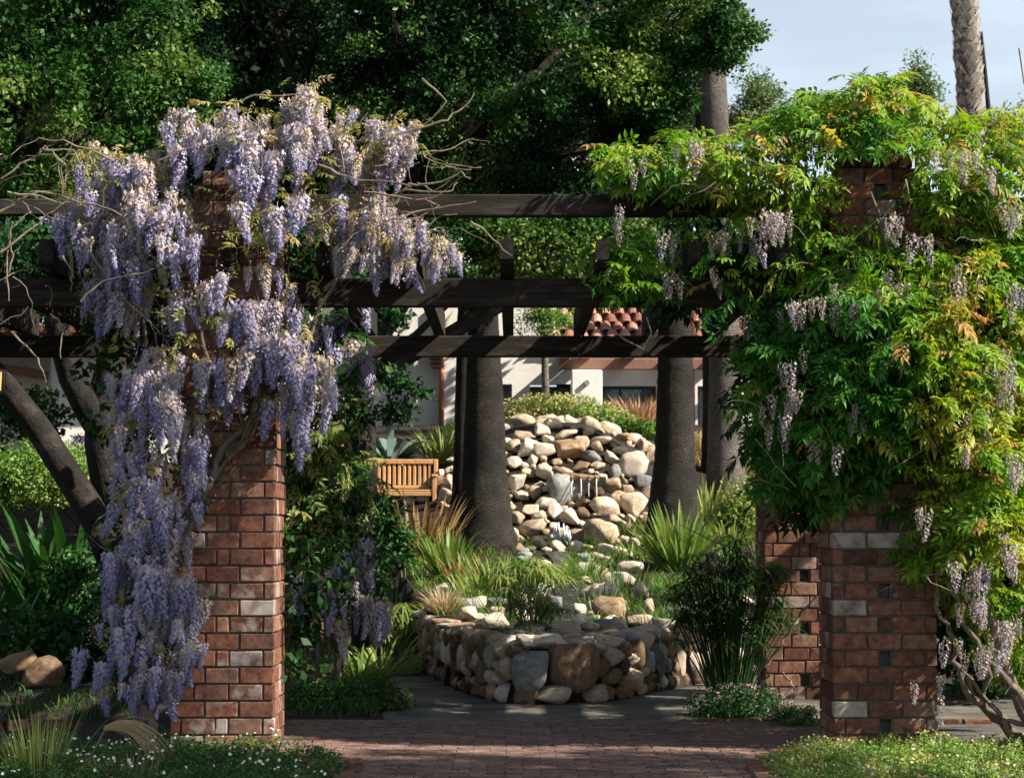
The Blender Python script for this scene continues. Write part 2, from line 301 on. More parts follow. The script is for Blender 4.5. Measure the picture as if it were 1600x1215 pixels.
# ------------------------------------------------------------------ ground
def axis(lo, hi, dense0, dense1, step, far):
    a = list(np.arange(dense0, dense1+1e-6, step)); x = dense0; s = step
    while x > lo: s *= far; x -= s; a.insert(0, max(x, lo))
    x = dense1; s = step
    while x < hi: s *= far; x += s; a.append(min(x, hi))
    return a
gx = axis(-400, 400, -5, 5, .11, 1.25); gy = axis(-60, 900, 15.4, 34, .11, 1.25)
gv = [(x, y, G(x, y)) for y in gy for x in gx]; nx = len(gx)
gf = [(j*nx+i, j*nx+i+1, (j+1)*nx+i+1, (j+1)*nx+i) for j in range(len(gy)-1) for i in range(nx-1)]
me = bpy.data.meshes.new('ground'); me.from_pydata(gv, [], gf); me.polygons.foreach_set('use_smooth', [True]*len(gf)); me.update()
tag(obj('ground', me, None, M_soil), kind='structure')
b = MB(); ys = [15.5, 16, 17, 18.2, 20, 22, 24]
pts = [(edge(y), y) for y in ys]+[(0, 24), (4.5, 21), (4.5, 15.5)]
b.add([(x, y, .006) for x, y in pts], [tuple(range(len(pts)))][:])
tag(b.build('concrete_path', M_conc), kind='structure')
b = MB(); b.add([(-1.9, 8, .004), (4.2, 8, .004), (4.2, 15.495, .004), (-1.9, 15.495, .004)], [(0, 1, 2, 3)])
pav = b.build('brick_paving', M_mortar); tag(pav, kind='structure')
def jitbox(l, d, h, seed, c=.006, j=.0022):
    r = random.Random(seed); b = MB(); b.box((-l/2, -d/2, -h/2), (l/2, d/2, h/2), c)
    b.v = [(x+r.uniform(-j, j), y+r.uniform(-j, j), z+r.uniform(-j, j)) for x, y, z in b.v]
    return b.mesh('brick')
pm = [jitbox(.196, .094, .05, i, .004, .0012) for i in range(4)]; [m.materials.append(M_paver) for m in pm]
cnt = 0; rest = MB(); row = 0; y = 11.85
while y < 15.44:
    x = -1.55+(row % 2)*.1
    while x < 2.3:
        z = -.004+random.uniform(-.0025, .0025)
        if cnt < 290 and x < 1.75 and x > -1.35:
            o = obj('brick', pm[cnt % 4], pav, world=False); o.location = (x, y, z); o.rotation_euler = (random.gauss(0, .006), random.gauss(0, .006), random.gauss(0, .008)); cnt += 1
        else: rest.box((x-.098, y-.047, z-.02), (x+.098, y+.047, z+.025))
        x += .2015
    y += .0995; row += 1
o = rest.build('brick_rows', M_paver, pav); o['kind'] = 'stuff'
# border row of the paving by the concrete
# ------------------------------------------------------------------ brick pillars
_bc = {}
def brick_me(l, k):
    key = (round(l, 3), k)
    if key not in _bc:
        _bc[key] = jitbox(l, .1, .092, hash(key) % 999, .0045, .003); _bc[key].materials.append(M_brick)
    return _bc[key]
W = .64
PA = [.205, .2, .21]; PB = [.062, .2, .072, .2, .062]; PC = [.1, .205, .205, .098]; PD = [.2, .062, .2, .14]
def pillar(x0, y0, ncourse, label, group, holes=0, inner=1, seed=1, z0=0):
    r = random.Random(seed)
    root = empty('brick_pillar', (x0+W/2, y0+W/2, z0), label, 'pillar', group)
    b = MB(); b.box((x0+.075, y0+.075, z0-.1), (x0+W-.075, y0+W-.075, z0+(ncourse-3)*.1045)); b.build('mortar', M_mortar, root)
    mo = MB(); rest = MB()
    for i in range(ncourse):
        z = z0+.05+i*.1045; sh = 0
        if i >= ncourse-3: sh = .05*(i-ncourse+4); 
        if sh: mo.box((x0+sh+.02, y0+sh+.02, z-.052), (x0+W-sh-.02, y0+W-sh-.02, z+.05))
        else: mo.box((x0+.012, y0+.012, z+.046+.001), (x0+W-.012, y0+W-.012, z+.0575))   # bed joint
        sc = (W-2*sh)/W
        pat = PB if (i % 2 == 1) else r.choice([PA, PA, PA, PC])
        if i % 4 == 3 and r.random() < .6: pat = [.14, .205, .205, .062]
        for face in range(4):        # 0 front, 1 inner side, 2 back, 3 outer side
            vis = face == 0 or (face == 1)
            if face % 2 == 0: pp = pat; a0 = 0
            else: pp = [.215, .213] if i % 2 else [.1, .2, .116]; a0 = .106
            g = (W-2*a0-sum(pp))/max(1, len(pp)-1) if face % 2 == 0 else (W-2*a0-sum(pp))/(len(pp)-1)
            a = a0
            for k, l in enumerate(pp):
                cx = a+l/2; a += l+g
                if k < len(pp)-1 and not sh and (face == 0 or face == 1):
                    ma, mb = a-g-.001, a+.001
                    if face == 0: mo.box((x0+ma, y0+.012, z-.047), (x0+mb, y0+.08, z+.0465))
                    elif inner > 0: mo.box((x0+W-.08, y0+ma, z-.047), (x0+W-.012, y0+mb, z+.0465))
                    else: mo.box((x0+.012, y0+ma, z-.047), (x0+.08, y0+mb, z+.0465))
                if face == 0 and pat is PB and k == 2 and holes and (i % 4 == 1 or r.random() < .1): continue
                out = r.gauss(0, .0022)
                if face == 0: loc = (x0+sh+cx*sc, y0+sh+.05-abs(out), z); rz = 0
                elif face == 2: loc = (x0+sh+cx*sc, y0+W-sh-.05, z); rz = 0
                else:
                    right = (inner > 0) == (face == 1)
                    loc = ((x0+W-sh-.05+abs(out)) if right else (x0+sh+.05-abs(out)), y0+sh+cx*sc, z); rz = math.pi/2
                if vis:
                    o = obj('brick', brick_me(l, r.randrange(4)), root, world=False)
                    o.location = Vector(loc)-root.location; o.rotation_euler = (r.gauss(0, .006), r.gauss(0, .006), rz+r.gauss(0, .01)); o.scale = (sc, 1, 1)
                else:
                    Mx = Matrix.Translation(loc) @ Matrix.Rotation(rz, 4, 'Z')
                    rest.box((-l/2*sc, -.05, -.047), (l/2*sc, .05, .047), 0, Mx)
    o = rest.build('brick_courses', M_brick, root); o['kind'] = 'stuff'
    o = mo.build('bed_joint', M_mortar, root); o['kind'] = 'stuff'
    return root
GP = 'brick pillars carrying the pergola'
pillar(-2.12, 13.5, 35, 'weathered brick pillar smothered in lilac wisteria, white flowers at its foot', GP, 0, 1, 3)
pillar(2.0, 13.5, 37, 'red brick pillar with square holes, under the leafy green vine', GP, 1, -1, 5)
pillar(-2.04, 17.5, 27, 'shaded back pillar showing only its base beside bright sedge', GP, 0, 1, 9)
pillar(2.04, 17.5, 27, 'dark back pillar with whitewashed bricks behind the red brick pillar with holes', GP, 1, -1, 12)
# ------------------------------------------------------------------ pergola
per = empty('pergola', (0, 15.6, 0), 'dark timber pergola with crossbeams and rafters between the brick pillars', 'pergola')
def beam(x0, x1, y, z0, z1, th, mat_=M_wood, sag=.0):
    b = MB(); b.box((x0, y-th/2, z0), (x1, y+th/2, z1), .008)
    return b.build('beam', mat_, per)
yb = 13.85
z = lambda py, Y: P(800, py, Y).z
beam(-5.2, 5.2, yb, z(480, yb), z(436, yb), .1)
beam(-5.2, 5.2, 17.75, z(558, 17.75), z(525, 17.75), .1)
beam(-5.2, -2.14, yb, z(337, yb), z(312, yb), .09); beam(-1.46, 1.98, yb, z(339, yb), z(305, yb), .09); beam(2.66, 5.2, yb, z(337, yb), z(310, yb), .09)
zr = z(436, yb)+.003
for k in range(-8, 9):
    x = -.02+k*.575+random.uniform(-.015, .015)
    if abs(x) > 4.9: continue
    b = MB(); y0 = 13.35+random.uniform(-.06, .06); y1 = 18.15; t_ = .088
    pr = [(y0, zr+.06), (y0+.02, zr+.03), (y0+.1, zr), (y1, zr), (y1, zr+.185), (y0, zr+.185)]
    b.add([(x-t_/2, yy, zz) for yy, zz in pr]+[(x+t_/2, yy, zz) for yy, zz in pr], [(0, 1, 2, 3, 4, 5)[::-1], (6, 7, 8, 9, 10, 11)]+[(i, (i+1) % 6, (i+1) % 6+6, i+6) for i in range(6)])
    b.build('rafter', M_woody, per)
# side beams on the pillars running back
for sx in (-1.8, 2.32):
    b = MB(); b.box((sx-.06, 14.2, zr-.19), (sx+.06, 17.45, zr-.01), .006); b.build('beam', M_woody, per)

# ------------------------------------------------------------------ stones
def rock_mesh(seed, boxy=.5, sub=3, lo=.5):
    r = random.Random(seed); bm = bmesh.new(); bmesh.ops.create_icosphere(bm, subdivisions=sub, radius=1)
    planes = [(Vector((r.gauss(0, 1), r.gauss(0, 1), r.gauss(0, 1))).normalized(), r.uniform(lo, lo+.35)) for _ in range(13)]
    off = Vector((seed*3.1, seed*1.7, 0))
    for v in bm.verts:
        c = v.co.normalized()
        m = max(abs(c.x), abs(c.y), abs(c.z)); c = c*(1-boxy)+c/m*boxy*.82
        c *= 1+.14*noise.noise(c*1.3+off)
        for n, d in planes:
            k = c.dot(n)-d
            if k > 0: c -= n*k*.97
        c *= 1.06+.07*noise.noise(c*3+off)+.03*noise.noise(c*9+off)
        v.co = c
    me = bpy.data.meshes.new('stone'); bm.to_mesh(me); bm.free()
    me.polygons.foreach_set('use_smooth', [True]*len(me.polygons)); return me
RK = {}
for nm, m_ in (('s', M_stone), ('p', M_stone_pale), ('g', M_stone_grey), ('b', M_stone_brown)):
    RK[nm] = []
    for i in range(7 if nm in 'sp' else 4):
        me = rock_mesh(i+ord(nm)*3, [.3, .55, .4, .7, .2, .5, .6][i], 3, .43 if nm == 'p' else .62); me.materials.append(m_); RK[nm].append(me)
def stone(root, kind, loc, size, rot=None, name='stone'):
    o = bpy.data.objects.new(name, random.choice(RK[kind])); link(o, root)
    o.location = Vector(loc)-root.location if root else loc
    o.scale = size; o.rotation_euler = rot or (random.gauss(0, .2), random.gauss(0, .2), random.uniform(-.4, .4))
    return o
# basin wall
wall = empty('stone_basin_wall', (.15, 17.2, 0), 'curved dry stone wall of rounded rocks holding the stream planting', 'stone wall')
wp = [Vector((x, y)) for x, y in zip(WX, WY)]
fine = []
for i in range(len(wp)-1):
    a_, b_, c_, d_ = wp[max(i-1, 0)], wp[i], wp[i+1], wp[min(i+2, len(wp)-1)]
    for k in range(12):
        t = k/12; fine.append(.5*((2*b_)+(c_-a_)*t+(2*a_-5*b_+4*c_-d_)*t*t+(3*b_-a_-3*c_+d_)*t**3))
fine.append(wp[-1]); cum = [0]
for i in range(1, len(fine)): cum.append(cum[-1]+(fine[i]-fine[i-1]).length)
def along(s):
    s = max(0, min(cum[-1]-1e-4, s))
    for i in range(1, len(cum)):
        if cum[i] >= s:
            t = (s-cum[i-1])/(cum[i]-cum[i-1]); p = fine[i-1].lerp(fine[i], t); d = (fine[i]-fine[i-1]).normalized(); return p, d
b = MB(); vs = []; 
for i, p in enumerate(fine):
    d = (fine[min(i+1, len(fine)-1)]-fine[max(0, i-1)]).normalized(); nrm = Vector((d.y, -d.x))
    for off, zz in ((-.05, -.05), (-.05, .4), (-.3, .42), (-.3, -.05)): q = p+nrm*off; vs.append((q.x, q.y, zz))
b.add(vs, [(i*4+k, i*4+(k+1) % 4, i*4+4+(k+1) % 4, i*4+4+k) for i in range(len(fine)-1) for k in range(4)])
b.build('mortar', M_soil, wall)
def s_of(px, py):   # wall arc length under a point of its foot
    p = P(px, py, 17); best = min(range(len(fine)), key=lambda i: abs((fine[i].x/fine[i].y)-((px-800)/F))); return cum[best]
def toward(k): return {'s': random.choice('psp'), 'g': 'g'}.get(k, k)
placed = []
def wstone(s, zc, w_, h_, kind, dep=.13, roll=None):
    p, d = along(s); nrm = Vector((d.y, -d.x)); a = math.atan2(d.y, d.x)
    q = p-nrm*.02
    o = stone(wall, kind, (q.x, q.y, zc), (w_/2*1.1, dep, h_/2*1.1), (random.gauss(0, .08), roll if roll is not None else random.gauss(0, .2), a+random.gauss(0, .1)))
    placed.append((s, zc, w_/2, h_/2))
for px, zc, w_, h_, k in [(833, .27, .32, .37, 'g'), (897, .30, .43, .42, 'b'), (869, .07, .29, .14, 's'), (925, .08, .22, .15, 's'), (984, .14, .3, .19, 's'), (955, .36, .24, .17, 's'), (1022, .27, .24, .36, 'g'),
                          (793, .26, .2, .2, 's'), (820, .07, .2, .15, 'b'), (791, .08, .18, .17, 's'), (762, .2, .2, .24, 'b'), (1000, .45, .26, .13, 's'), (985, .31, .16, .13, 'p'), (955, .2, .2, .13, 'b'), (1055, .3, .2, .4, 's'), (1076, .18, .16, .28, 's')]:
    wstone(s_of(px, 1080), zc, w_, h_, k)
s = .1
while s < cum[-1]-.15:      # bottom course
    w_ = random.uniform(.12, .26); h_ = random.uniform(.11, .17)
    if all(((s+w_/2-a)/(w_*.4+c))**2+((.07-bb)/(h_*.4+d))**2 > .8 for a, bb, c, d in placed): wstone(s+w_/2, .06, w_, h_, random.choice('ssbbb'), .11); s += w_*.96  # mostly brown kinds: shade on the wall face put into stone colour
    else: s += .05
tries = 0
for rad in (.13, .1, .078, .058, .042):
    for _ in range(1500):
        s = random.uniform(.0, cum[-1]-.2); asp = random.uniform(.8, 1.5); h_ = rad*random.uniform(.85, 1.15); w_ = h_*asp; zc = random.uniform(h_*.45, .46-h_*.5)
        if all(((s-a)/(w_+c))**2+((zc-bb)/(h_+d))**2 > .7 for a, bb, c, d in placed):
            wstone(s, zc, w_*2, h_*2, random.choice('ssbbbsg'), .1)  # dark kinds again, painting the shaded face
        if len(placed) > 285: break
s = 1.2
while s < cum[-1]-.1:     # flat coping stones
    w_ = random.uniform(.16, .36); p, d = along(s+w_/2); nrm = Vector((d.y, -d.x)); q = p-nrm*.1
    stone(wall, random.choice('spspgs'), (q.x, q.y, .47+random.uniform(-.02, .03)), (w_*.56, random.uniform(.14, .2), random.uniform(.05, .085)), (random.gauss(0, .1), random.gauss(0, .08), math.atan2(d.y, d.x)+random.gauss(0, .15)))  # paler kinds paint the sunlit top of the wall
    s += w_*.95
# second row just behind the coping
for _ in range(30):
    s = random.uniform(2.5, cum[-1]-.3); p, d = along(s); nrm = Vector((d.y, -d.x)); q = p-nrm*random.uniform(.32, .75); k = random.uniform(.05, .12)
    stone(wall, random.choice('spspg'), (q.x, q.y, G(q.x, q.y)+k*.35), (k*random.uniform(1, 1.6), k, k*random.uniform(.6, .9)))
# rock waterfall
rf = empty('rock_waterfall', (.7, 30.3, 1.4), 'sunlit mound of pale boulders with a trickling waterfall between the palm trunks', 'rock waterfall')
big = [(864, 663, 45, 17, 'p'), (847, 673, 34, 22, 'p'), (883, 678, 37, 18, 'p'), (919, 673, 36, 16, 'p'), (820, 681, 36, 17, 's'), (827, 700, 60, 28, 'p'), (852, 704, 45, 26, 's'), (887, 700, 60, 38, 'p'), (910, 694, 32, 30, 's'),
       (943, 687, 42, 22, 'p'), (921, 714, 44, 17, 'g'), (957, 716, 34, 18, 'p'), (907, 727, 40, 16, 's'), (986, 727, 46, 44, 's'), (1002, 697, 32, 26, 'p'), (1018, 715, 26, 30, 'p'), (850, 738, 28, 34, 's'), (876, 768, 46, 52, 'g'), (957, 757, 38, 24, 's'),
       (959, 737, 21, 22, 'g'), (943, 790, 58, 32, 'p'), (992, 788, 48, 42, 's'), (963, 782, 30, 32, 's'), (851, 787, 32, 28, 's'), (891, 808, 32, 34, 's'), (936, 834, 68, 50, 's'), (912, 786, 24, 20, 'p'), (827, 797, 30, 27, 's'), (841, 808, 26, 22, 's'),
       (831, 824, 42, 26, 's'), (841, 846, 46, 22, 's'), (1006, 755, 42, 26, 'g'), (832, 719, 28, 15, 'p'), (807, 753, 38, 30, 'p'), (868, 803, 15, 34, 's'), (806, 700, 28, 24, 'p'), (803, 725, 26, 22, 'p'), (972, 705, 30, 20, 'p'),
       (815, 775, 24, 20, 's'), (935, 700, 22, 20, 's'), (808, 808, 22, 22, 's'), (1016, 738, 24, 26, 'p'), (790, 690, 26, 20, 'p'), (790, 712, 24, 20, 'p'), (1018, 775, 30, 30, 's'), (970, 868, 88, 36, 's'), (870, 722, 26, 14, 'p')]
occ = []
def rstone(px, py, w_, h_, kind, root=rf, dfac=.7, lift=0):
    h0 = hit(px, min(py+h_*.35, 868)); Y = h0.y-.02; c = P(px, py, Y); k = Y/F
    stone(root, toward(kind), c+Vector((0, 0, lift)), (w_*k/2*1.08, (w_+h_)*k/2*dfac*.8, h_*k/2*1.12), (random.gauss(0, .35), random.gauss(0, .22), random.gauss(0, 1.0)))
    occ.append((px, py, w_/2, h_/2))
for a in big: rstone(*a)
mp_ = [(700, 735), (735, 700), (790, 680), (830, 672), (864, 660), (960, 675), (1005, 690), (1030, 705), (1040, 860), (800, 862), (790, 800), (690, 790), (675, 760)]
for rad in (11, 8.5, 6.5, 5):
    for _ in range(1400):
        px, py = random.uniform(670, 1045), random.uniform(660, 865)
        if not inpoly(px, py, mp_): continue
        w_ = rad*random.uniform(1, 1.5); h_ = rad*random.uniform(.7, 1)
        if 868 < px < 930 and 738 < py < 775: continue
        if all(((px-a)/(w_+c))**2+((py-bb)/(h_+d))**2 > (.6) for a, bb, c, d in occ):
            rstone(px, py, w_*2, h_*2, random.choice('ppspps' if py < 760 else 'ssspb'))
        if len(occ) > 255: break
for q, px in enumerate(list(range(786, 1034, 15))+list(range(790, 1040, 13))):
    yy = 32.15 if q < 17 else 32.75; X = (px-800)/F*yy; k = random.uniform(.1, .19); stone(rf, random.choice('pps'), (X, yy+random.uniform(-.1, .15), G(X, yy)+k*.35), (k*1.3, k, k*.8))
# trough spout with four streams
Y = hit(905, 765).y-.35; tr = MB(); a_, c_ = P(868, 734, Y), P(934, 752, Y-.1)
tr.tube([P(866, 732, Y+.15), P(885, 742, Y), P(905, 746, Y-.05), P(936, 748, Y-.05)], [.05, .05, .06, .05], 8, True, .1)
for px in (893, 907, 921, 931): tr.tube([P(px, 745, Y-.05), P(px+1, 748, Y-.14)], [.035, .03], 6)
tr.build('spout', M_stone_brown, rf)
b = MB(); b.box(tuple(P(878, 775, Y+.32)), tuple(P(946, 745, Y+.5)+Vector((0, .05, 0)))); b.build('recess_shade_block', M_bark, rf)  # dark block puts the shade behind the spout into colour
for px in (894, 907, 920, 931):
    b = MB(); j = random.uniform(-1, 1); b.tube([P(px+1, 748, Y-.14), P(px+j, 756, Y-.17), P(px+j*1.5, 766, Y-.18), P(px+j, 776, Y-.18)], [.008, .011, .009, .014], 5, True, .3); b.build('water_trickle', M_fall, rf, True)
Y = hit(878, 850).y-.3
for k in range(26):
    b = MB(); px = random.choice([random.uniform(864, 874), random.uniform(878, 892)]); y0 = random.uniform(815, 828); y1 = random.uniform(838, 853)
    b.tube([P(px, y0, Y), P(px+random.uniform(-2, 2), (y0+y1)/2, Y-.04), P(px+random.uniform(-4, 3), y1, Y-.06)], [.006, random.uniform(.006, .014), .01], 5, True, .4); b.build('water_trickle', M_fall, rf, True)
# stones by the bench and up the slope
sb = empty('rock_edging', (-1, 29.5, 1.5), 'low heap of pale rocks right beside the wooden bench', 'rocks')
for px, py, w_, h_, k in [(690, 742, 26, 18, 'p'), (703, 755, 24, 26, 'p'), (698, 775, 30, 22, 's'), (678, 770, 24, 18, 'p'), (700, 795, 26, 16, 's'), (716, 735, 24, 20, 'p'), (708, 718, 22, 14, 'p'), (660, 778, 24, 14, 's'), (640, 784, 24, 14, 'p')]:
    rstone(px, py, w_, h_, k, sb)
# stream and boulders
st = [(892, 985), (884, 965), (893, 945), (882, 928), (890, 910), (880, 895), (886, 880), (876, 862)]
pts = []
for i, q in enumerate(st):
    Y = 17.75+i*1.33; c = P(q[0], q[1], Y); pts.append(Vector((c.x, Y, G(c.x, Y)+.01)))
b = MB(); vs = []
for i, p in enumerate(pts): 
    hw = [.28, .26, .2, .2, .17, .17, .16, .2][i]; vs += [(p.x-hw, p.y, p.z+.035), (p.x+hw, p.y, p.z+.035)]
b.add(vs, [(2*i, 2*i+1, 2*i+3, 2*i+2) for i in range(len(pts)-1)]); tag(b.build('stream_water', M_water), kind='structure')
bl = [(943, 925, 62, 32, 'p', 'smooth pale boulder with an arched top beside the stream'), (950, 953, 52, 40, 's', 'brown blocky boulder right below the smooth arched boulder'), (905, 955, 22, 24, 's', 'small rounded boulder wedged at the right bank of the stream'),
      (975, 905, 40, 22, 's', 'flat boulder behind the arched boulder in long grass'), (1003, 925, 24, 36, 'p', 'upright pointed pale rock right of the arched boulder'), (1015, 950, 22, 26, 'p', 'squat pale rock at the foot of the pointed upright rock'),
      (866, 945, 26, 26, 'g', 'grey wet rock on the left bank of the stream'), (985, 885, 38, 20, 's', 'low tan rock among grass below the waterfall'), (1040, 975, 50, 22, 'p', 'broad flat rock just behind the right coping of the basin'), (735, 960, 36, 22, 'p', 'round tan rock behind the left coping beside the tan grass tuft'),
      (775, 955, 28, 18, 's', 'small brown rock right of the round tan rock'), (1000, 972, 46, 20, 's', 'long low brown rock behind the basin wall right of the stream')]
for px, py, w_, h_, k, lab in bl:
    p = hit(px, py+h_*.45); kk = p.y/F; c = P(px, py, p.y)
    o = stone(None, k, c, (w_*kk/2*1.1, w_*kk*.45, h_*kk/2*1.2), (0, random.gauss(0, .1), random.gauss(0, .3)), 'boulder'); tag(o, lab, 'boulder', 'boulders along the stream')
ss = empty('stream_bed', (.4, 20, .5), 'strip of small stones lining the little stream', 'stones')
for _ in range(120):
    i = random.randrange(len(pts)-1); t = random.random(); p = pts[i].lerp(pts[i+1], t); x = p.x+random.choice([-1, 1])*random.uniform(.2, .5); k = random.uniform(.035, .1)
    stone(ss, random.choice('sspg'), (x, p.y, G(x, p.y)+k*.3), (k*1.3, k, k*.8))
# rocks far left
for px, py, w_, h_, k, lab in [(25, 1030, 64, 28, 'b', 'flat brown rock cut by the left edge of the picture'), (68, 1046, 62, 44, 'b', 'rounded brown rock just right of the flat one cut by the left edge')]:
    Y = 16.3; c = P(px, py, Y); kk = Y/F; o = stone(None, k, c, (w_*kk/2*1.1, .2, h_*kk/2*1.2), (0, -.2, .2), 'boulder'); tag(o, lab, 'boulder')
    o.location.z = max(o.location.z-.03, .08)

# ------------------------------------------------------------------ building
bd = empty('garden_building', (2, 39, 3), 'white stucco building with red clay tile roof behind the waterfall', 'building')
BY = 38.0
def bbox(name, px0, py0, px1, py1, Y0, Y1, m, c=0, parent=bd):
    a = P(px0, py1, Y0); d = P(px1, py0, Y0); b = MB(); b.box((a.x, Y0, a.z), (d.x, Y1, d.z), c); return b.build(name, m, parent)
# main wall with openings: pieces butt end to end
for (x0, y0, x1, y1) in [(691, 462, 870, 600), (870, 541, 1400, 603), (691, 600, 785, 720), (800, 600, 828, 720), (785, 628, 800, 720), (828, 655, 892, 720), (870, 600, 892, 603), (892, 603, 940, 720), (940, 650, 1026, 720), (1026, 603, 1090, 720), (1112, 603, 1400, 720)]:
    bbox('wall', x0, y0, x1, y1, BY, BY+.3, M_stucco)
bbox('wall', 430, 478, 690.5, 720, BY+.16, BY+.5, M_stucco)
bbox('wall', 893, 577.5, 941, 720, BY-1.98, BY-1.6, M_stucco, .02)      # free pier in front
b = MB(); c = P(917, 598, BY-1.98); b.tube([c, c+Vector((0, -.06, 0))], .045, 12); b.build('vent_pipe', M_stone_grey, bd)
b = MB(); c = P(917, 598, BY-1.4); b.box((c.x-.05, BY-1.7, c.z-.05), (c.x+.05, BY-1.402, c.z+.05)) 
def window(x0, y0, x1, y1, blind=None, mull=()):
    a = P(x0, y1, BY); d = P(x1, y0, BY)
    f = MB(); y = BY+.16; t = .05
    f.box((a.x, y, a.z), (a.x+t, y+.05, d.z)); f.box((d.x-t, y, a.z), (d.x, y+.05, d.z)); f.box((a.x+t, y, d.z-t), (d.x-t, y+.05, d.z)); f.box((a.x+t, y, a.z), (d.x-t, y+.05, a.z+t))
    for mx_ in mull:
        x = P(mx_, y1, BY).x; f.box((x-t/2, y, a.z+t), (x+t/2, y+.05, d.z-t))
    w_ = f.build('window', M_teal, bd)
    g = MB(); g.box((a.x+t, y+.02, a.z+t), (d.x-t, y+.03, d.z-t)); g.build('pane', M_glass, w_)
    k = MB(); k.box((a.x, BY+.36, a.z), (d.x, BY+.4, d.z)); k.build('unlit_panel', M_dark, w_)  # dark panel painted in place of the unlit room
    if blind:
        k = MB(); u = P(blind[0], y1, BY).x; v = P(blind[1], y1, BY).x; zt = d.z-.1
        for q in range(9): k.box((u, y+.07, zt-.06*q-.05), (v, y+.09, zt-.06*q))
        k.build('blind', M_blind, w_)
window(785, 600, 800, 628, (786, 799)); window(828, 603, 892, 655, (832, 850), (852,)); window(940, 603, 1026, 650, (943, 968), (970, 1005)); window(1090, 603, 1112, 720)
# timber canopy in front of the windows, with cross pieces
bbox('beam', 873, 560, 1400, 577, BY-1.75, BY-1.6, M_fin, .01)
for px in (884, 915, 985, 1060, 1130, 1200, 1270): 
    a = P(px, 560, BY-1.9); b = MB(); b.box((a.x-.07, BY-2.0, a.z+.005), (a.x+.07, BY-.02, a.z+.16)); b.build('rafter', M_fin, bd)
for px, Y, w_ in ((690, BY-.07, .05), (1081, BY-.1, .05)):
    a = P(px, 480, Y); b = MB(); b.tube([(a.x, Y, a.z), (a.x, Y, 2.9)], w_, 10); b.build('downpipe', M_copper, bd, True)
a = P(681, 560, BY); b = MB()
for q in range(4): b.box((a.x-.12+q*.012, BY-.2, a.z+.06-q*.075), (a.x+.1, BY+.15, a.z+.1-q*.075))
b.build('bracket', M_fin, bd)
# clay tile roof: real barrel tiles
ez = P(900, 535, BY-.1).z; slope = .5
def barrel(l=.44, r=.105):
    b = MB(); n = 6; vs = []
    for j, (yy, rr, zz) in enumerate(((0, r, 0), (l, r*.86, -.012))):
        for k in range(n+1): a = math.pi*k/n; vs.append((math.cos(a)*rr, yy, math.sin(a)*rr*.85+zz))
        for k in range(n, -1, -1): a = math.pi*k/n; vs.append((math.cos(a)*(rr-.016), yy, math.sin(a)*(rr-.02)*.85+zz))
    m = 2*(n+1); fs = [(k, (k+1) % m, m+(k+1) % m, m+k) for k in range(m)]
    for e in (0, 1): fs += [(e*m+k, e*m+k+1, e*m+m-2-k, e*m+m-1-k) for k in range(n)]
    b.add(vs, fs); me = b.mesh('roof_tile'); me.materials.append(M_tile); return me
bt = barrel(); ang = math.atan(slope); rl = (3.6)/math.cos(ang)
b = MB(); xL = P(862, 530, BY-.12).x; xR = P(1400, 530, BY-.12).x
b.add([(xL, BY-.12, ez), (xR, BY-.12, ez), (xR, BY+2.9, ez+3.02*slope-.02), (xL-1.1, BY+2.9, ez+3.02*slope-.02), (xL, BY-.12, ez-.08), (xR, BY-.12, ez-.08), (xR, BY+2.9, ez+3.02*slope-.1), (xL-1.1, BY+2.9, ez+3.02*slope-.1)], [(0, 1, 2, 3), (4, 5, 6, 7), (0, 1, 5, 4), (1, 2, 6, 5), (2, 3, 7, 6), (3, 0, 4, 7)])
roof = b.build('roof', M_tile, bd); cnt = 0; restt = []
for r_ in range(9):
    d = r_*.39; yy = BY-.16+d*math.cos(ang); zz = ez+.02+d*math.sin(ang); x0 = xL-1.1*(d/rl)
    x = x0+.06
    while x < xR:
        if x < P(1200, 500, BY).x and cnt < 280 and r_ < 9:
            o = obj('roof_tile', bt, roof, world=False); M_ = Matrix.Translation((x+random.gauss(0, .008), yy, zz+random.gauss(0, .008))) @ Matrix.Rotation(ang+random.gauss(0, .01), 4, 'X') @ Matrix.Rotation(random.gauss(0, .03), 4, 'Z')
            o.matrix_parent_inverse = inv(roof); o.matrix_basis = M_; cnt += 1
            _ = cnt
        x += .25
_inv.clear()
for r_ in range(9):      # rake tiles along the slanted left edge
    d = r_*.39; o = obj('roof_tile', bt, roof, world=False); o.matrix_parent_inverse = Matrix.Translation(-bd.location)
    o.matrix_basis = Matrix.Translation((xL-1.1*(d/rl)-.05, BY-.16+d*math.cos(ang), ez+.06+d*math.sin(ang))) @ Matrix.Rotation(.29, 4, 'Z') @ Matrix.Rotation(ang, 4, 'X')
for o in roof.children: o.matrix_parent_inverse = Matrix.Translation(-bd.location) if False else Matrix()
# roof mesh itself is in world coordinates under bd, so its children share that frame
# second wing at far left
lw = empty('stucco_outbuilding', (-8, 33, 2.5), 'shaded cream stucco building seen through the forked tree at left', 'building')
bbox('wall', -300, 520, 76, 720, 33.4, 33.8, M_stucco2, 0, lw); bbox('wall', 78, 520, 480, 740, 32.9, 33.3, M_stucco, 0, lw)
a = P(10, 560, 33.2); b = MB(); Mx = Matrix.Translation(P(55, 583, 33.2)) @ Matrix.Rotation(.16, 4, 'Y'); b.box((-1.0, -.08, -.06), (.2, .08, .06), .01, Mx); b.build('beam', M_fin, lw)
b = MB(); q = P(-300, 520, 32.4); r_ = P(480, 520, 32.4); b.box((q.x, 32.3, q.z), (r_.x, 34.6, q.z+.12)); b.build('roof', M_tile, lw)

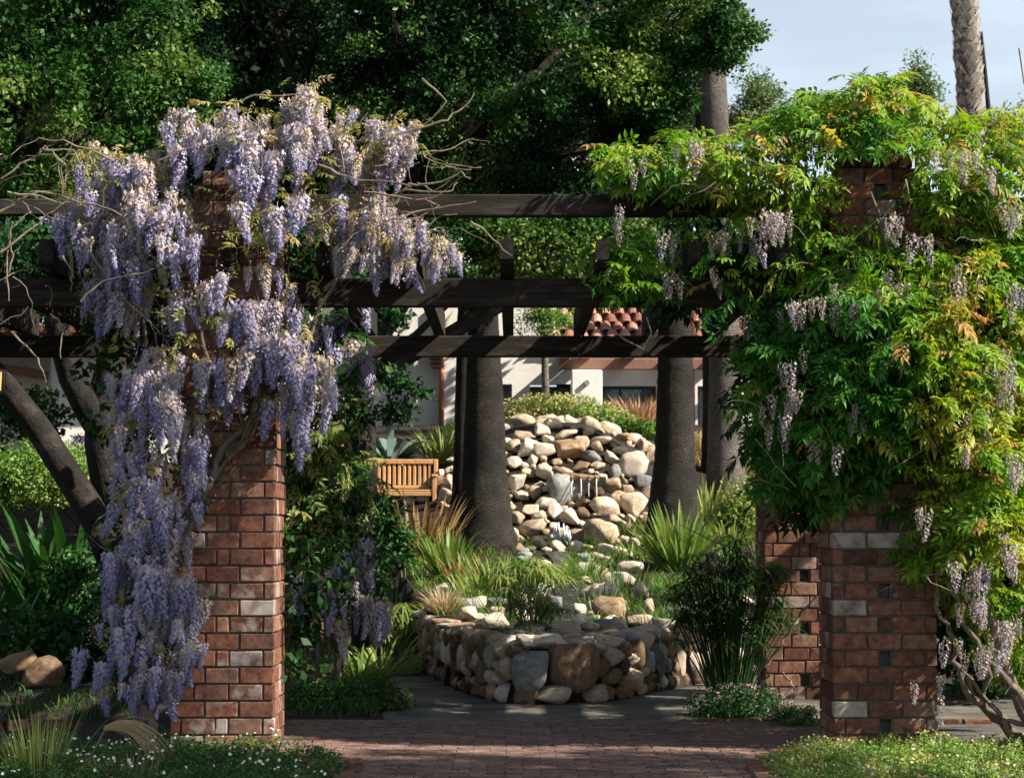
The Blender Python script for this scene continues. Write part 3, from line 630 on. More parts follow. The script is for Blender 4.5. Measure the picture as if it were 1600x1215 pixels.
# ------------------------------------------------------------------ bench
hb = hit(640, 786); bx0 = P(583, 715, hb.y).x; bx1 = P(683, 715, hb.y).x; bz = P(640, 716, hb.y).z-.9; by = hb.y
bench = empty('garden_bench', ((bx0+bx1)/2-.15, by, bz), 'slatted teak garden bench in the sun under the agave', 'bench')
def bbx(name, a, c, m=M_teak, ch=.008): b = MB(); b.box(a, c, ch); return b.build(name, m, bench)
x0 = bx0-.35; x1 = bx1
for x in (x0, x1-.06): bbx('leg', (x, by+.28, bz-.15), (x+.06, by+.34, bz+.9)); bbx('leg', (x, by-.26, bz-.15), (x+.06, by-.2, bz+.63)); bbx('armrest', (x-.01, by-.28, bz+.632), (x+.07, by+.277, bz+.67))
bbx('backrest_rail', (x0+.062, by+.285, bz+.83), (x1-.062, by+.335, bz+.9)); bbx('backrest_rail', (x0+.062, by+.285, bz+.47), (x1-.062, by+.335, bz+.52))
n = 15
for k in range(n): x = x0+.1+(x1-x0-.24)*k/(n-1); bbx('slat', (x, by+.3, bz+.522), (x+.045, by+.32, bz+.828))
for k in range(6): bbx('seat_slat', (x0+.03, by-.25+k*.085, bz+.43), (x1-.03, by-.185+k*.085, bz+.452))
bbx('seat_rail', (x0+.062, by-.25, bz+.36), (x1-.062, by-.21, bz+.428))
# lantern at the left edge
lp = P(-5, 590, 15.2); ln = empty('lantern', lp, 'lit iron lantern hanging at the left edge', 'lantern'); b = MB()
b.tube([lp+Vector((0, 0, .12)), lp+Vector((0, 0, .06))], [.02, .075], 6); b.tube([lp+Vector((0, 0, -.1)), lp+Vector((0, 0, -.115))], [.06, .05], 6)
for k in range(6): a = k*math.pi/3; q = Vector((math.cos(a)*.065, math.sin(a)*.065, 0)); b.tube([lp+q+Vector((0, 0, .06)), lp+q*.85+Vector((0, 0, -.1))], .005, 4)
b.tube([lp+Vector((0, 0, .12)), (lp.x, lp.y, 2.9)], .004, 4); b.build('frame', M_iron, ln)
b = MB(); b.tube([lp+Vector((0, 0, .04)), lp+Vector((0, 0, -.09))], [.035, .03], 8); b.build('lamp', M_lamp, ln)

# ------------------------------------------------------------------ trees
QV = [(0, 0, 0), (.3, .5, .09), (0, 1, -.05), (-.3, .5, .09)]; QF = [(0, 1, 2, 3)]
def rdir(n, zb=0.0):
    v = rng.normal(size=(n, 3)); v[:, 2] += zb; return v/np.linalg.norm(v, axis=1, keepdims=True)
def leafclumps(name, centers, rad, per_, size, tones, m, parent, squash=.6, tv=QV, tf=QF, tj=.12):
    n = len(centers)*per_; C = np.repeat(np.asarray(centers, float), per_, 0); R = np.repeat(np.asarray(rad, float), per_)
    d = rdir(n)*(rng.random(n)[:, None]**.45); d[:, 2] *= squash; T = C+d*R[:, None]
    Y = rdir(n)+d*.5; up = rdir(n, .2)*.75+d*.8+np.array([.15, -.1, .75]); Mt = frames(Y, up)*(size*rng.uniform(.6, 1.25, n))[:, None, None]
    tn = np.repeat(np.asarray(tones, float), per_)+rng.normal(0, tj, n)
    o = obj(name, inst(name, tv, tf, Mt, T, tn), parent, m); o['kind'] = 'stuff'; return o
def crown(name_parent, blobs, nclump, per_, size, m, crad=.3, tone=(.1, .6), shell=.55, name='crown', nscale=1.0, gap=-.12, squash=.6):
    """blobs: (centre, (rx,ry,rz)); clumps fill the outer part of each blob and leave gaps"""
    cs = []; rs = []; tn = []; wts = np.array([b[1][0]*b[1][2] for b in blobs]); wts = wts/wts.sum(); tries = 0
    while len(cs) < nclump and tries < nclump*12:
        tries += 1; c, r = blobs[rng.choice(len(blobs), p=wts)]
        d = rdir(1)[0]; k = shell+(1-shell)*rng.random(); p = Vector((c[0]+d[0]*r[0]*k, c[1]+d[1]*r[1]*k, c[2]+d[2]*r[2]*k))
        nn = noise.noise(p*nscale)+.5*noise.noise(p*nscale*2.3)
        if nn < gap: continue
        cs.append(tuple(p)); rs.append(crad*rng.uniform(.6, 1.3)); tn.append(tone[0]+(tone[1]-tone[0])*min(1, max(0, .5+.9*noise.noise(p*.8+Vector((9, 2, 1)))))) 
    return leafclumps(name, cs, rs, per_, size, tn, m, name_parent, squash)
def limbs(root, base, top, r0, blobs, m=M_bark, n=9, jit=.05, name='trunk'):
    b = MB(); base, top = Vector(base), Vector(top); mid = base.lerp(top, .5)+Vector((random.gauss(0, .1), random.gauss(0, .1), 0))
    b.tube([base-Vector((0, 0, .2)), base+Vector((0, 0, .15)), mid, top], [r0*1.4, r0*1.1, r0*.9, r0*.7], n, True, jit)
    t = b.build(name, m, root, True)
    for c, r in blobs:
        bb = MB(); c = Vector(c); k1 = top.lerp(c, .5)+Vector((random.gauss(0, .3), random.gauss(0, .2), random.uniform(-.3, .3)))
        bb.tube([top-Vector((0, 0, .1)), k1, c], [r0*.5, r0*.3, r0*.1], 6, True, .05)
        for _ in range(5):
            e = c+Vector((random.gauss(0, r[0]*.5), random.gauss(0, r[1]*.4), random.gauss(0, r[2]*.5))); bb.tube([k1.lerp(c, random.random()), c.lerp(e, .6)+Vector((0, 0, .15)), e], [r0*.14, r0*.08, .008], 5)
        bb.build('limb', m, root, True)
def B(px, py, Y, rx, rz, ry=None):  # blob from pixel centre and pixel radii
    k = Y/F; return (tuple(P(px, py, Y)), (rx*k, (ry if ry else rx*k*.8), rz*k))
def tree(name, label, cat, base, top, r0, blobs, nclump, per_, size, m, group=None, bark=M_bark, **kw):
    root = empty(name, base, label, cat, group); limbs(root, base, top, r0, blobs, bark); crown(root, blobs, nclump, per_, size, m, **kw); return root
GT = 'leafy trees rising behind the pergola'
# left bright oak
bl1 = [B(40, 170, 21, 190, 150, 1.6), B(180, 60, 21.5, 190, 130, 1.6), B(-130, 60, 21, 200, 220, 1.6), B(250, 140, 22, 110, 110, 1.2), B(60, -110, 21, 260, 120, 1.6)]
g0 = P(-120, 1000, 21.5); g0.z = G(g0.x, g0.y)
tree('oak_tree', 'yellow green oak filling the top left corner behind the bare wisteria twigs', 'tree', g0, g0+Vector((.3, 0, 4.0)), .24, bl1, 900, 75, .066, M_oak2, GT, crad=.25, tone=(-.4, 1.0), gap=.2, nscale=1.7)
# big dark oak
bl2 = [B(430, 40, 26, 230, 200, 2.4), B(700, 100, 27, 240, 240, 2.4), B(900, 60, 26, 200, 200, 2.4), B(600, -80, 26, 400, 120, 2.4), B(900, 230, 27.5, 150, 110, 1.6), B(480, 260, 27.5, 250, 150, 1.8), B(180, 250, 28, 260, 170, 1.8)]
g1 = Vector((-2.4, 27.5, G(-2.4, 27.5)))
tree('oak_tree', 'huge dark green oak whose crown spans the top centre of the picture', 'tree', g1, g1+Vector((.4, 0, 4.2)), .34, bl2, 1800, 75, .068, M_oak, GT, crad=.27, tone=(-.5, 1.05), gap=.2, nscale=1.5)  # wide tone range paints sunlit clumps and black voids into the leaves
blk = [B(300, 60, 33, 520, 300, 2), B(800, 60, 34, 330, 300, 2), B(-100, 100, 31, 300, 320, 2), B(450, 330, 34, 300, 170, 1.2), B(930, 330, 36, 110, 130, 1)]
gk = Vector((-5, 34, 3)); tree('backing_tree', 'very dark backing tree added to close the gaps behind the huge oak', 'tree', gk, gk+Vector((0, 0, 4)), .3, blk, 2600, 50, .16, M_deep, GT, crad=.6, tone=(-.3, .2), gap=-.6, shell=.2)  # added backing crown, coloured dark as the shade between oak clumps
bl3 = [B(1060, 30, 25, 95, 80, .9), B(1005, 120, 25.5, 85, 110, 1.0), B(1125, 60, 25, 45, 55, .5), B(1165, 55, 25, 22, 12, .2), B(990, 235, 26, 60, 60, .8)]
root = empty('oak_tree', Vector((2.2, 27, G(2.2, 27))), 'leafy oak bough hanging in front of the two palm trunks at upper right', 'tree', GT)
limbs(root, Vector((.9, 26.6, G(.9, 26.6)+3.5)), P(960, 150, 26), .09, bl3); crown(root, bl3, 760, 60, .06, M_oak2, crad=.2, tone=(-.1, 1.05), gap=.02, nscale=2)
# lower, brighter trees seen between the beams
bl4 = [B(900, 320, 25.5, 120, 50, .8), B(700, 330, 25.6, 60, 40, .6), B(820, 300, 25.8, 70, 40, .6), B(700, 390, 25.2, 130, 80, .8), B(870, 385, 25.2, 130, 80, .8), B(990, 370, 25.4, 80, 85, .8), B(560, 410, 25.2, 110, 75, .8), B(780, 400, 25.2, 100, 70, .8)]
g2 = Vector((-1.9, 25.2, G(-1.9, 25.2))); tree('bay_tree', 'mid green bushy tree filling the gap between the upper and lower crossbeams', 'tree', g2, g2+Vector((0, 0, 2.2)), .16, bl4, 1250, 60, .058, M_oak2, GT, crad=.2, tone=(-.4, .85), gap=.06, nscale=2.2)
bl5 = [B(330, 420, 30, 200, 110, 1.2), B(80, 420, 30, 220, 110, 1.2), B(-150, 380, 30, 200, 200, 1.2)]
g3 = Vector((-5.5, 30.5, 1.8)); tree('bay_tree', 'dark bushy tree behind the left end of the pergola', 'tree', g3, g3+Vector((0, 0, 2.4)), .18, bl5, 700, 60, .065, M_oak, GT, crad=.4, tone=(-.1, .4), gap=-.3)
# far trees against the sky
GF = 'distant trees against the sky'
for bls, lab, nc, th in [([B(1180, 150, 46, 42, 42, .6), B(1160, 190, 46, 50, 40, .8), B(1075, 200, 46, 50, 60, .8)], 'airy pale green tree right beside the tall palm trunks at upper right', 240, .09),
                     ([B(1230, 185, 50, 60, 26, .8), B(1290, 165, 50, 60, 22, .8)], 'low rounded treetops far behind the green vine crest', 150, .1),
                     ([B(1432, 120, 44, 12, 40, .2), B(1440, 150, 44, 26, 34, .4)], 'slender upright sapling poking above the vine against the sky', 90, .06),
                     ([B(1560, 205, 48, 70, 40, .8), B(1640, 190, 48, 60, 60, .8)], 'bushy treetop behind the vine at far right edge', 160, .1)]:
    c = bls[0][0]; g_ = Vector((c[0], c[1], 3)); tree('distant_tree', lab, 'tree', g_, Vector((c[0], c[1], c[2]-.3)), th, bls, nc, 34, .085, M_far, GF, crad=.32, tone=(.0, .7), gap=-.3, shell=.1)
# palms
def palm(px_pts, Y, radp, label, m=M_palm, top=16, group='palm trunks', name='palm_tree', base_py=None, fronds=True, rough=False):
    b = MB(); cs = [P(x, y, Y) for x, y in px_pts]
    base = cs[0].copy(); base.z = min(base.z, G(base.x, base.y))-.1
    root = empty(name, base, label, 'palm', group)
    d = (cs[-1]-cs[-2]).normalized(); cs.append(cs[-1]+d*(top-cs[-1].z)/d.z)
    rr = [r*Y/F/2 for r in radp]+[radp[-1]*Y/F/2*.8]
    dense = []; rd = []
    for i in range(len(cs)-1):
        n_ = 10 if i < len(cs)-2 else 16
        for k in range(n_): t = k/n_; dense.append(cs[i].lerp(cs[i+1], t)); rd.append((rr[i]*(1-t)+rr[i+1]*t)*(1+random.uniform(-.02, .02)))
    b.tube(dense, rd, 26, True, .012); t = b.build('trunk', m, root, True)
    if fronds:
        tp = dense[-1]; bb = []; 
        for k in range(34):
            a = random.uniform(0, 6.28); el = random.uniform(-.6, 1.1); L_ = random.uniform(1.0, 1.4)
            bb.append((tp, Vector((math.cos(a)*math.cos(el), math.sin(a)*math.cos(el), math.sin(el))), L_))
        f = MB()
        for p, dd, L_ in bb:
            e = p+dd*L_*.6; f.tube([p, e], [.02, .012], 4); s_ = dd.cross(Vector((0, 0, 1))).normalized(); u_ = s_.cross(dd)
            for q in range(14):
                an = (q-6.5)/6.5*1.3; v = dd*math.cos(an)+s_*math.sin(an); w_ = s_*math.cos(an)*.03-dd*math.sin(an)*.03
                tip = e+v*.65-Vector((0, 0, .12)); f.add([e-w_*.2, e+w_*.2, e+v*.4+w_, tip, e+v*.4-w_], [(0, 1, 2, 3, 4)])
        f.build('frond', M_dgrass, root)['kind'] = 'stuff'
    return root, dense, rd
palm([(722, 850), (724, 700), (726, 560), (728, 480), (726, 300)], 29.2, [40, 30, 27, 26, 26], 'narrow palm trunk tucked against the left side of a thicker one')
palm([(760, 872), (758, 820), (757, 740), (757, 620), (756, 560), (755, 480), (752, 300)], 27.6, [112, 86, 70, 60, 52, 46, 44], 'thick dark palm trunk with flared foot between bench and waterfall')
palm([(1052, 845), (1052, 800), (1054, 720), (1055, 620), (1055, 560), (1053, 480), (1042, 100)], 27.3, [98, 80, 64, 58, 55, 50, 44], 'dappled palm trunk standing right of the waterfall')
palm([(1135, 790), (1134, 720), (1133, 620), (1133, 560), (1130, 480), (1118, 215), (1108, 0)], 30.5, [68, 58, 52, 50, 48, 44, 40], 'pale grey palm trunk rising above the vine into the sky', M_palm3)
palm([(1110, 780), (1112, 600), (1110, 480), (1101, 215), (1092, 60)], 32.5, [30, 28, 28, 26, 24], 'slim palm trunk half hidden behind the pale grey one')
r_, ds, rd = palm([(1525, 640), (1520, 300), (1514, 120), (1506, 0)], 36, [44, 42, 40, 38], 'tall palm with ragged leaf stubs against the sky at upper right', M_palm2)
tv = [(-.5, 0, 0), (.5, 0, 0), (.35, .25, .5), (0, .45, 1), (-.35, .25, .5)]; Ms = []; Ts = []
for i in range(0, len(ds)-1):
    for k in range(9):
        for q in range(3):
            t = random.random(); p = ds[i].lerp(ds[i+1], t); 
            if p.z > 12.5 or p.z < 6.5: continue
            a = random.uniform(0, 6.28); o_ = Vector((math.cos(a), math.sin(a), 0)); Ts.append(tuple(p+o_*rd[i]*.93)); Ms.append((o_, random.uniform(.09, .17)))
Ys = np.array([tuple(m_[0]) for m_ in Ms]); fr = frames(Ys, np.tile([0., 0, 1], (len(Ms), 1)))*np.array([m_[1] for m_ in Ms])[:, None, None]
o = obj('leaf_stubs', inst('leaf_stubs', tv, [(0, 1, 2, 3, 4)], fr, np.array(Ts), rng.uniform(0, 1, len(Ts))), r_, M_stub); o['kind'] = 'stuff'
b = MB(); b.tube([P(1547, 200, 40), P(1540, 120, 40), P(1533, 50, 40)], [.05, .04, .03], 6); tag(b.build('bare_pole', M_bark), 'thin dark bare stem leaning beside the ragged palm trunk', 'tree')
# young tree in front of the white wall
c = P(852, 655, 34.2); root = empty('young_tree', Vector((c.x, c.y, G(c.x, c.y))), 'slim pale trunk of a young tree in front of the white wall', 'tree')
b = MB(); b.tube([P(854, 665, 34.2), P(852, 600, 34.2), P(851, 540, 34.2), P(849, 490, 34.2)], [.07, .06, .055, .045], 10, True, .03); b.build('trunk', M_palm2, root, True)
crown(root, [B(850, 495, 34.2, 52, 38, .4)], 90, 40, .05, M_hedge, crad=.16, tone=(0, .5), gap=-.4, shell=.1)
# forked dark tree at left, its crown hides in the pergola roof
Y = 19.0; c = P(195, 1000, Y); root = empty('forked_tree', Vector((c.x, Y, G(c.x, Y))), 'dark forked tree with one limb slanting up to the left edge', 'tree')
b = MB(); k = Y/F/2
b.tube([P(205, 1090, Y), P(198, 1000, Y), P(190, 900, Y), P(178, 780, Y), P(165, 690, Y), P(160, 640, Y), P(175, 560, Y), P(200, 470, Y)], [70*k, 62*k, 60*k, 62*k, 64*k, 60*k, 44*k, 34*k], 14, True, .05)
b.build('trunk', M_bark, root, True)
b = MB(); b.tube([P(185, 900, Y-.1), P(150, 810, Y-.15), P(105, 740, Y-.2), P(60, 670, Y-.25), P(10, 605, Y-.3), P(-60, 540, Y-.4)], [46*k, 48*k, 44*k, 42*k, 40*k, 36*k], 12, True, .05); b.build('limb', M_bark, root, True)
b = MB(); b.tube([P(165, 680, Y), P(138, 640, Y-.1), P(112, 590, Y-.15), P(92, 520, Y-.2), P(70, 430, Y-.3)], [52*k, 46*k, 40*k, 36*k, 30*k], 12, True, .05); b.build('limb', M_bark, root, True)
crown(root, [B(200, 430, 19, 90, 50, .7), B(20, 460, 19, 100, 60, .7)], 90, 40, .05, M_oak, crad=.2, tone=(0, .5), gap=-.3, shell=.2)
# dark trunk wrapped in vine, thin lit edge
c = P(568, 900, 20.5); root = empty('garden_tree', Vector((c.x, 20.5, G(c.x, 20.5))), 'upright dark trunk left of the bench draped with shaded leaves', 'tree')
b = MB(); k = 20.5/F/2; b.tube([P(572, 1010, 20.5), P(570, 850, 20.5), P(566, 650, 20.5), P(562, 500, 20.5), P(556, 330, 20.5)], [48*k, 44*k, 42*k, 40*k, 30*k], 14, True, .04); b.build('trunk', M_bark, root, True)
crown(root, [B(600, 500, 20, 50, 30, .4), B(622, 590, 19.8, 24, 36, .3), B(655, 612, 19.8, 22, 9, .2), B(560, 430, 20, 70, 60, .4), B(620, 640, 20, 26, 16, .2)], 110, 24, .07, M_leafy, crad=.14, tone=(-.3, .15), gap=-.4, shell=.1)  # crown tone lowered so the colour carries the shade
# added unseen tree right of the view: stands in for whatever shades the forecourt
ct = Vector((7.8, 9.4, 0)); root = empty('added_shade_tree', ct, 'broad leafy tree added out of view at right to shade the forecourt', 'tree')
blS = [((7.0, 9.1, 7.4), (2.2, 1.1, 1.4)), ((8.9, 9.2, 7.2), (1.6, 1.2, 1.2)), ((5.9, 9.2, 6.3), (1.2, 1.1, 1.0)), ((6.6, 9.6, 8.6), (1.6, .8, .9))]
limbs(root, ct, ct+Vector((0, 0, 4.6)), .28, blS); crown(root, blS, 520, 50, .09, M_oak, crad=.27, tone=(0, .5), gap=.02, shell=.2, nscale=1.6)

# ------------------------------------------------------------------ wisteria: leaves and racemes
def compound(seed, pairs=5, tone0=0.):
    r = random.Random(seed); vs = []; fs = []
    def pt(t): return Vector((.03*math.sin(t*3+seed), t*.92, -.22*t*t))
    for i in range(4):   # rachis
        a, c_ = pt(i/4), pt((i+1)/4); o = len(vs); w_ = .008
        vs += [a+Vector((-w_, 0, 0)), a+Vector((w_, 0, 0)), c_+Vector((w_*.8, 0, 0)), c_+Vector((-w_*.8, 0, 0))]; fs.append((o, o+1, o+2, o+3))
    for i in range(pairs*2+1):
        last = i == pairs*2; t = 1 if last else .22+.7*(i//2)/(pairs-1); sgn = 0 if last else (1 if i % 2 else -1)
        p = pt(t); L_ = (.4+.08*math.sin(t*3))*r.uniform(.85, 1.15); an = r.uniform(.75, 1.15)*sgn
        d = Vector((math.sin(an), math.cos(an), r.uniform(-.6, -.15))).normalized(); s = d.cross(Vector((0, 0, 1))).normalized(); u = s.cross(d); w_ = L_*.185
        o = len(vs); q1, q2 = p+d*L_*.38, p+d*L_
        q2 = q2-Vector((0, 0, .06))
        vs += [p, q1+s*w_+u*w_*.4, q2, q1-s*w_+u*w_*.4, p+d*L_*.4, p+d*L_*.75-Vector((0, 0, .02))]
        fs += [(o, o+1, o+5, o+4), (o+4, o+5, o+3, o)]
        fs += [(o+1, o+2, o+5, o+5), (o+5, o+2, o+3, o+3)]
    return [tuple(v) for v in vs], fs
def compound_q(seed, pairs=5):
    vs, fs = compound(seed, pairs); out = []
    for f in fs:
        if f[2] == f[3]: out.append((f[0], f[1], f[2]))
        else: out += [(f[0], f[1], f[2]), (f[0], f[2], f[3])]
    return vs, out
CL = [compound_q(i, 3+i % 3) for i in range(4)]
def raceme_t(seed, n=120, slim=1., open_=1.):
    r = random.Random(seed); vs = []; fs = []; tn = []
    bend = Vector((r.uniform(-.12, .12), r.uniform(-.1, .1), 0))
    for i in range(n):
        t = (i+.5)/n; t = t**.9; a = i*2.39996+r.uniform(-.4, .4)
        rr = (.19*(1-t)**.65+.03)*slim*r.uniform(.75, 1.12)
        o_ = Vector((math.cos(a), math.sin(a), 0)); p = Vector((0, 0, -t))+bend*t*t+o_*rr; s_ = Vector((-o_.y, o_.x, 0)); sz = (.055*(1-.45*t))*open_*r.uniform(.8, 1.2)
        nrm = (o_+Vector((r.uniform(-.5, .5), r.uniform(-.5, .5), r.uniform(-.2, .6)))).normalized(); s_ = nrm.cross(Vector((0, 0, 1))).normalized(); u_ = s_.cross(nrm)
        o = len(vs); vs += [p-s_*sz-nrm*sz*.2, p-u_*sz*1.0, p+s_*sz-nrm*sz*.2, p+u_*sz*1.1]; fs.append((o, o+1, o+2, o+3))
        q = p+nrm*sz*.5-u_*sz*.5; vs += [q-s_*sz*.45, q-u_*sz*.8+nrm*sz*.5, q+s_*sz*.45, q+nrm*sz*.3+u_*sz*.3]; o += 4; fs.append((o, o+1, o+2, o+3))
        tt = .2+.42*t+r.gauss(0, .14); tn += [tt]*4+[tt+.25]*4
    for k in range(5):
        a = Vector((0, 0, .12-k*.22))+bend*(k/5)**2; c_ = Vector((0, 0, .12-(k+1)*.22))+bend*((k+1)/5)**2; o = len(vs)
        vs += [a+Vector((-.008, 0, 0)), a+Vector((.008, 0, 0)), c_+Vector((.006, 0, 0)), c_+Vector((-.006, 0, 0))]; fs.append((o, o+1, o+2, o+3)); tn += [.0]*4
    return [tuple(v) for v in vs], fs, tn
RT = [raceme_t(i, 165+5*(i % 3), [1, .85, 1.1, .95][i % 4]) for i in range(4)]
RW = [raceme_t(40+i, 62, 1.05, 1.0) for i in range(3)]
def part_meshes(kind):
    out = []
    if kind == 'lilac':
        for i in range(12):
            vs, fs, tn = RT[i % 4]; out.append(inst('flower_cluster', vs, fs, np.eye(3)[None], np.zeros((1, 3)), [(-.2, -.06, .04, .14, .22, -.34)[i % 6]], tn)); out[-1].materials.append(M_flower)
    if kind == 'white':
        for i in range(6):
            vs, fs, tn = RW[i % 3]; out.append(inst('flower_cluster', vs, fs, np.eye(3)[None], np.zeros((1, 3)), [(-.2, 0, .2)[i // 2]], tn)); out[-1].materials.append(M_flower2)
    if kind == 'leaf':
        for i in range(24):
            vs, fs = CL[i % 4]; out.append(inst('leaf', vs, fs, np.eye(3)[None], np.zeros((1, 3)), [(.05, .2, .32, .45, .6, .85)[i // 4]])); out[-1].materials.append(M_wleaf)
    return out
PM = {k: part_meshes(k) for k in ('lilac', 'white', 'leaf')}
def put(root, name, me, loc, M3, scale):
    o = bpy.data.objects.new(name, me); link(o, root); m = M3.to_4x4(); m = Matrix.Translation(Vector(loc)-root.location) @ m @ Matrix.Scale(scale, 4); o.matrix_basis = m; return o
def leafM(y, up=(0, 0, 1)):
    f = frames(np.array([y], float), np.array([up], float))[0]; return Matrix([list(r) for r in f])
def twig(b, p, d, L_, r=.004, n=7, droop=.5, wob=.25, sides=4):
    pts = [Vector(p)]; d = Vector(d).normalized()
    for i in range(n):
        d = (d+Vector((random.gauss(0, wob), random.gauss(0, wob), random.gauss(0, wob)-droop/n))).normalized(); pts.append(pts[-1]+d*L_/n)
    b.tube(pts, [r*(1-.7*i/n) for i in range(n+1)], sides); return pts
# ---- left wisteria
LP = [(120, 250), (160, 235), (250, 245), (275, 212), (320, 178), (400, 150), (450, 148), (480, 132), (505, 142), (515, 168), (560, 178), (600, 200), (652, 192), (655, 235), (640, 270), (600, 290), (560, 290), (610, 330), (690, 380), (730, 410), (660, 420), (600, 410), (540, 400), (505, 440), (495, 540), (520, 640), (495, 680), (460, 670), (430, 630), (400, 640), (345, 690), (325, 760), (318, 830), (300, 900), (312, 960), (305, 1040), (270, 1085), (190, 1100), (140, 1080), (138, 1000), (165, 930), (172, 800), (185, 700), (180, 600), (182, 520), (145, 440), (130, 400), (85, 350), (95, 325), (130, 320)]
GAPS = [(285, 245, 385, 340, .85), (285, 340, 350, 420, .7), (284, 395, 335, 480, .7), (350, 400, 440, 520, .6), (150, 560, 200, 760, .3), (250, 930, 275, 1085, .5), (340, 640, 430, 700, .8)]
wl = empty('wisteria', (-2.5, 13.3, 0), 'lilac flowering wisteria pouring over the left brick pillar', 'climbing plant')
stems = [[(235, 1165), (245, 1060), (232, 960), (262, 870), (300, 800), (330, 745), (385, 680), (420, 610), (445, 540), (455, 470), (440, 400)], [(225, 1165), (215, 1050), (240, 950), (225, 850), (240, 760), (222, 660), (235, 560), (215, 460), (230, 380)],
         [(330, 745), (345, 700), (405, 640), (400, 570), (412, 500), (395, 430), (380, 340), (400, 240)], [(262, 870), (300, 780), (296, 700), (330, 600), (310, 500), (300, 420), (330, 330)], [(420, 610), (470, 560), (500, 470), (560, 400), (600, 330), (640, 290)], [(440, 400), (470, 300), (520, 220), (600, 215)]]
def stemobj(root, pxs, Y0, r0, r1, m=M_stem, name='stem', wob=.012):
    pts = []
    for i in range(len(pxs)-1):
        for k in range(4):
            t = k/4; pts.append(P(pxs[i][0]*(1-t)+pxs[i+1][0]*t, pxs[i][1]*(1-t)+pxs[i+1][1]*t, Y0)+Vector((random.gauss(0, wob), random.gauss(0, wob*2), random.gauss(0, wob))))
    pts.append(P(*pxs[-1], Y0)); n_ = len(pts); b = MB(); b.tube(pts, [r0+(r1-r0)*i/(n_-1) for i in range(n_)], 7, True, .12); return b.build(name, m, root, True)
for i, s in enumerate(stems): stemobj(wl, s, 13.38-.02*i, [.035, .03, .024, .02, .018, .016][i], .008)
for i in range(3): stemobj(wl, [(x+random.uniform(-14, 14), y+random.uniform(-10, 10)) for x, y in stems[0][3:]], 13.36, .018, .006)
cnt = 0; grid = {}; ex = []; CP = []
def okl(px, py, poly, gaps):
    if not inpoly(px, py, poly): return False
    for a, c_, d, e, pr in gaps:
        if a < px < d and c_ < py < e and random.random() < pr: return False
    return True
tr_ = 0
# clusters hang in bunches of 2-5
while cnt < 296:
    px, py = random.uniform(80, 735), random.uniform(110, 1100)
    if not okl(px, py, LP, GAPS) or noise.noise(Vector((px/50, py/42, 8))) < -.18: continue
    ed = edgedist(px, py, LP); bunch = random.randint(1, 4); Yb = 13.42-min(.5, ed/110*.35)-random.random()*.16+(.3*random.random() if px > 520 or px < 180 else 0)
    key = (int(px//26), int(py//34)); grid[key] = grid.get(key, 0)+1
    if grid[key] > 2: continue
    for q in range(bunch):
        if cnt >= 296: break
        x, y = px+random.gauss(0, 13), py+random.gauss(0, 10); L_ = random.uniform(.15, .3); Yq = Yb+random.gauss(0, .06)
        if y+L_*250 > 1150: continue
        c_ = P(x, y-18, Yq); tilt = Matrix.Rotation(random.gauss(0, .14), 3, 'Y') @ Matrix.Rotation(random.gauss(0, .12), 3, 'X') @ Matrix.Rotation(random.uniform(0, 6.28), 3, 'Z')
        k = random.randrange(12)
        if py > 700 and random.random() < .5: k = random.choice([3, 4, 9, 10])  # bluer petals paint the shade on the low clusters
        if px > 480 and py < 460 and random.random() < .6: k = random.choice([0, 5, 1, 6, 11])  # warm petals paint the sun on the upper right arm
        put(wl, 'flower_cluster', PM['lilac'][k], c_, tilt, L_); cnt += 1; CP.append((c_, L_))
ex = [[], [], [], []]
while sum(len(e) for e in ex) < 150:
    px, py = random.uniform(80, 735), random.uniform(110, 1090)
    if not okl(px, py, LP, GAPS) or noise.noise(Vector((px/45, py/45, 8))) < -.3: continue
    ed = edgedist(px, py, LP); Yq = 13.46-min(.42, ed/110*.3)-random.random()*.08; c_ = P(px, py-16, Yq)
    for q in range(random.randint(1, 3)):
        M_ = Matrix.Rotation(random.gauss(0, .16), 3, 'Y') @ Matrix.Rotation(random.gauss(0, .12), 3, 'X') @ Matrix.Rotation(random.uniform(0, 6.28), 3, 'Z'); L_ = random.uniform(.13, .26)
        tt = random.choice([-.5, -.35, -.2, -.1, 0, .15]) if py < 500 else random.choice([-.3, -.1, 0, .1, .2])  # warmer above, bluer below: sun and shade in petal tone
        ex[random.randrange(4)].append((c_+Vector((random.gauss(0, .05), random.gauss(0, .04), random.gauss(0, .04))), np.array(M_)*L_, tt)); CP.append((c_, L_))
for arm, na in (([(500, 300), (600, 300), (690, 375), (735, 410), (650, 425), (590, 425), (520, 400)], 85), ([(85, 320), (140, 245), (200, 250), (190, 400), (130, 430)], 34), ([(165, 560), (330, 560), (318, 760), (300, 900), (308, 1000), (275, 1070), (155, 1090), (148, 1000), (178, 800)], 110), ([(300, 205), (400, 160), (480, 145), (560, 190), (560, 290), (390, 260)], 34), ([(430, 150), (500, 130), (600, 200), (655, 200), (640, 270), (540, 280)], 30)):
    k = 0
    while k < na:
        px, py = random.uniform(80, 740), random.uniform(120, 1100)
        if not inpoly(px, py, arm): continue
        M_ = Matrix.Rotation(random.gauss(0, .2), 3, 'Y') @ Matrix.Rotation(random.gauss(0, .15), 3, 'X') @ Matrix.Rotation(random.uniform(0, 6.28), 3, 'Z'); L_ = random.uniform(.1, .2); k += 1
        c_ = P(px, py-8, 13.3+random.gauss(0, .08)); ex[random.randrange(4)].append((c_, np.array(M_)*L_, random.choice([-.5, -.4, -.25, -.1, .05]) if px > 400 and py < 440 else random.choice([-.25, -.1, 0, .1, .2]))); CP.append((c_, L_))  # warm tones where the arm is sunlit, bluer ones elsewhere
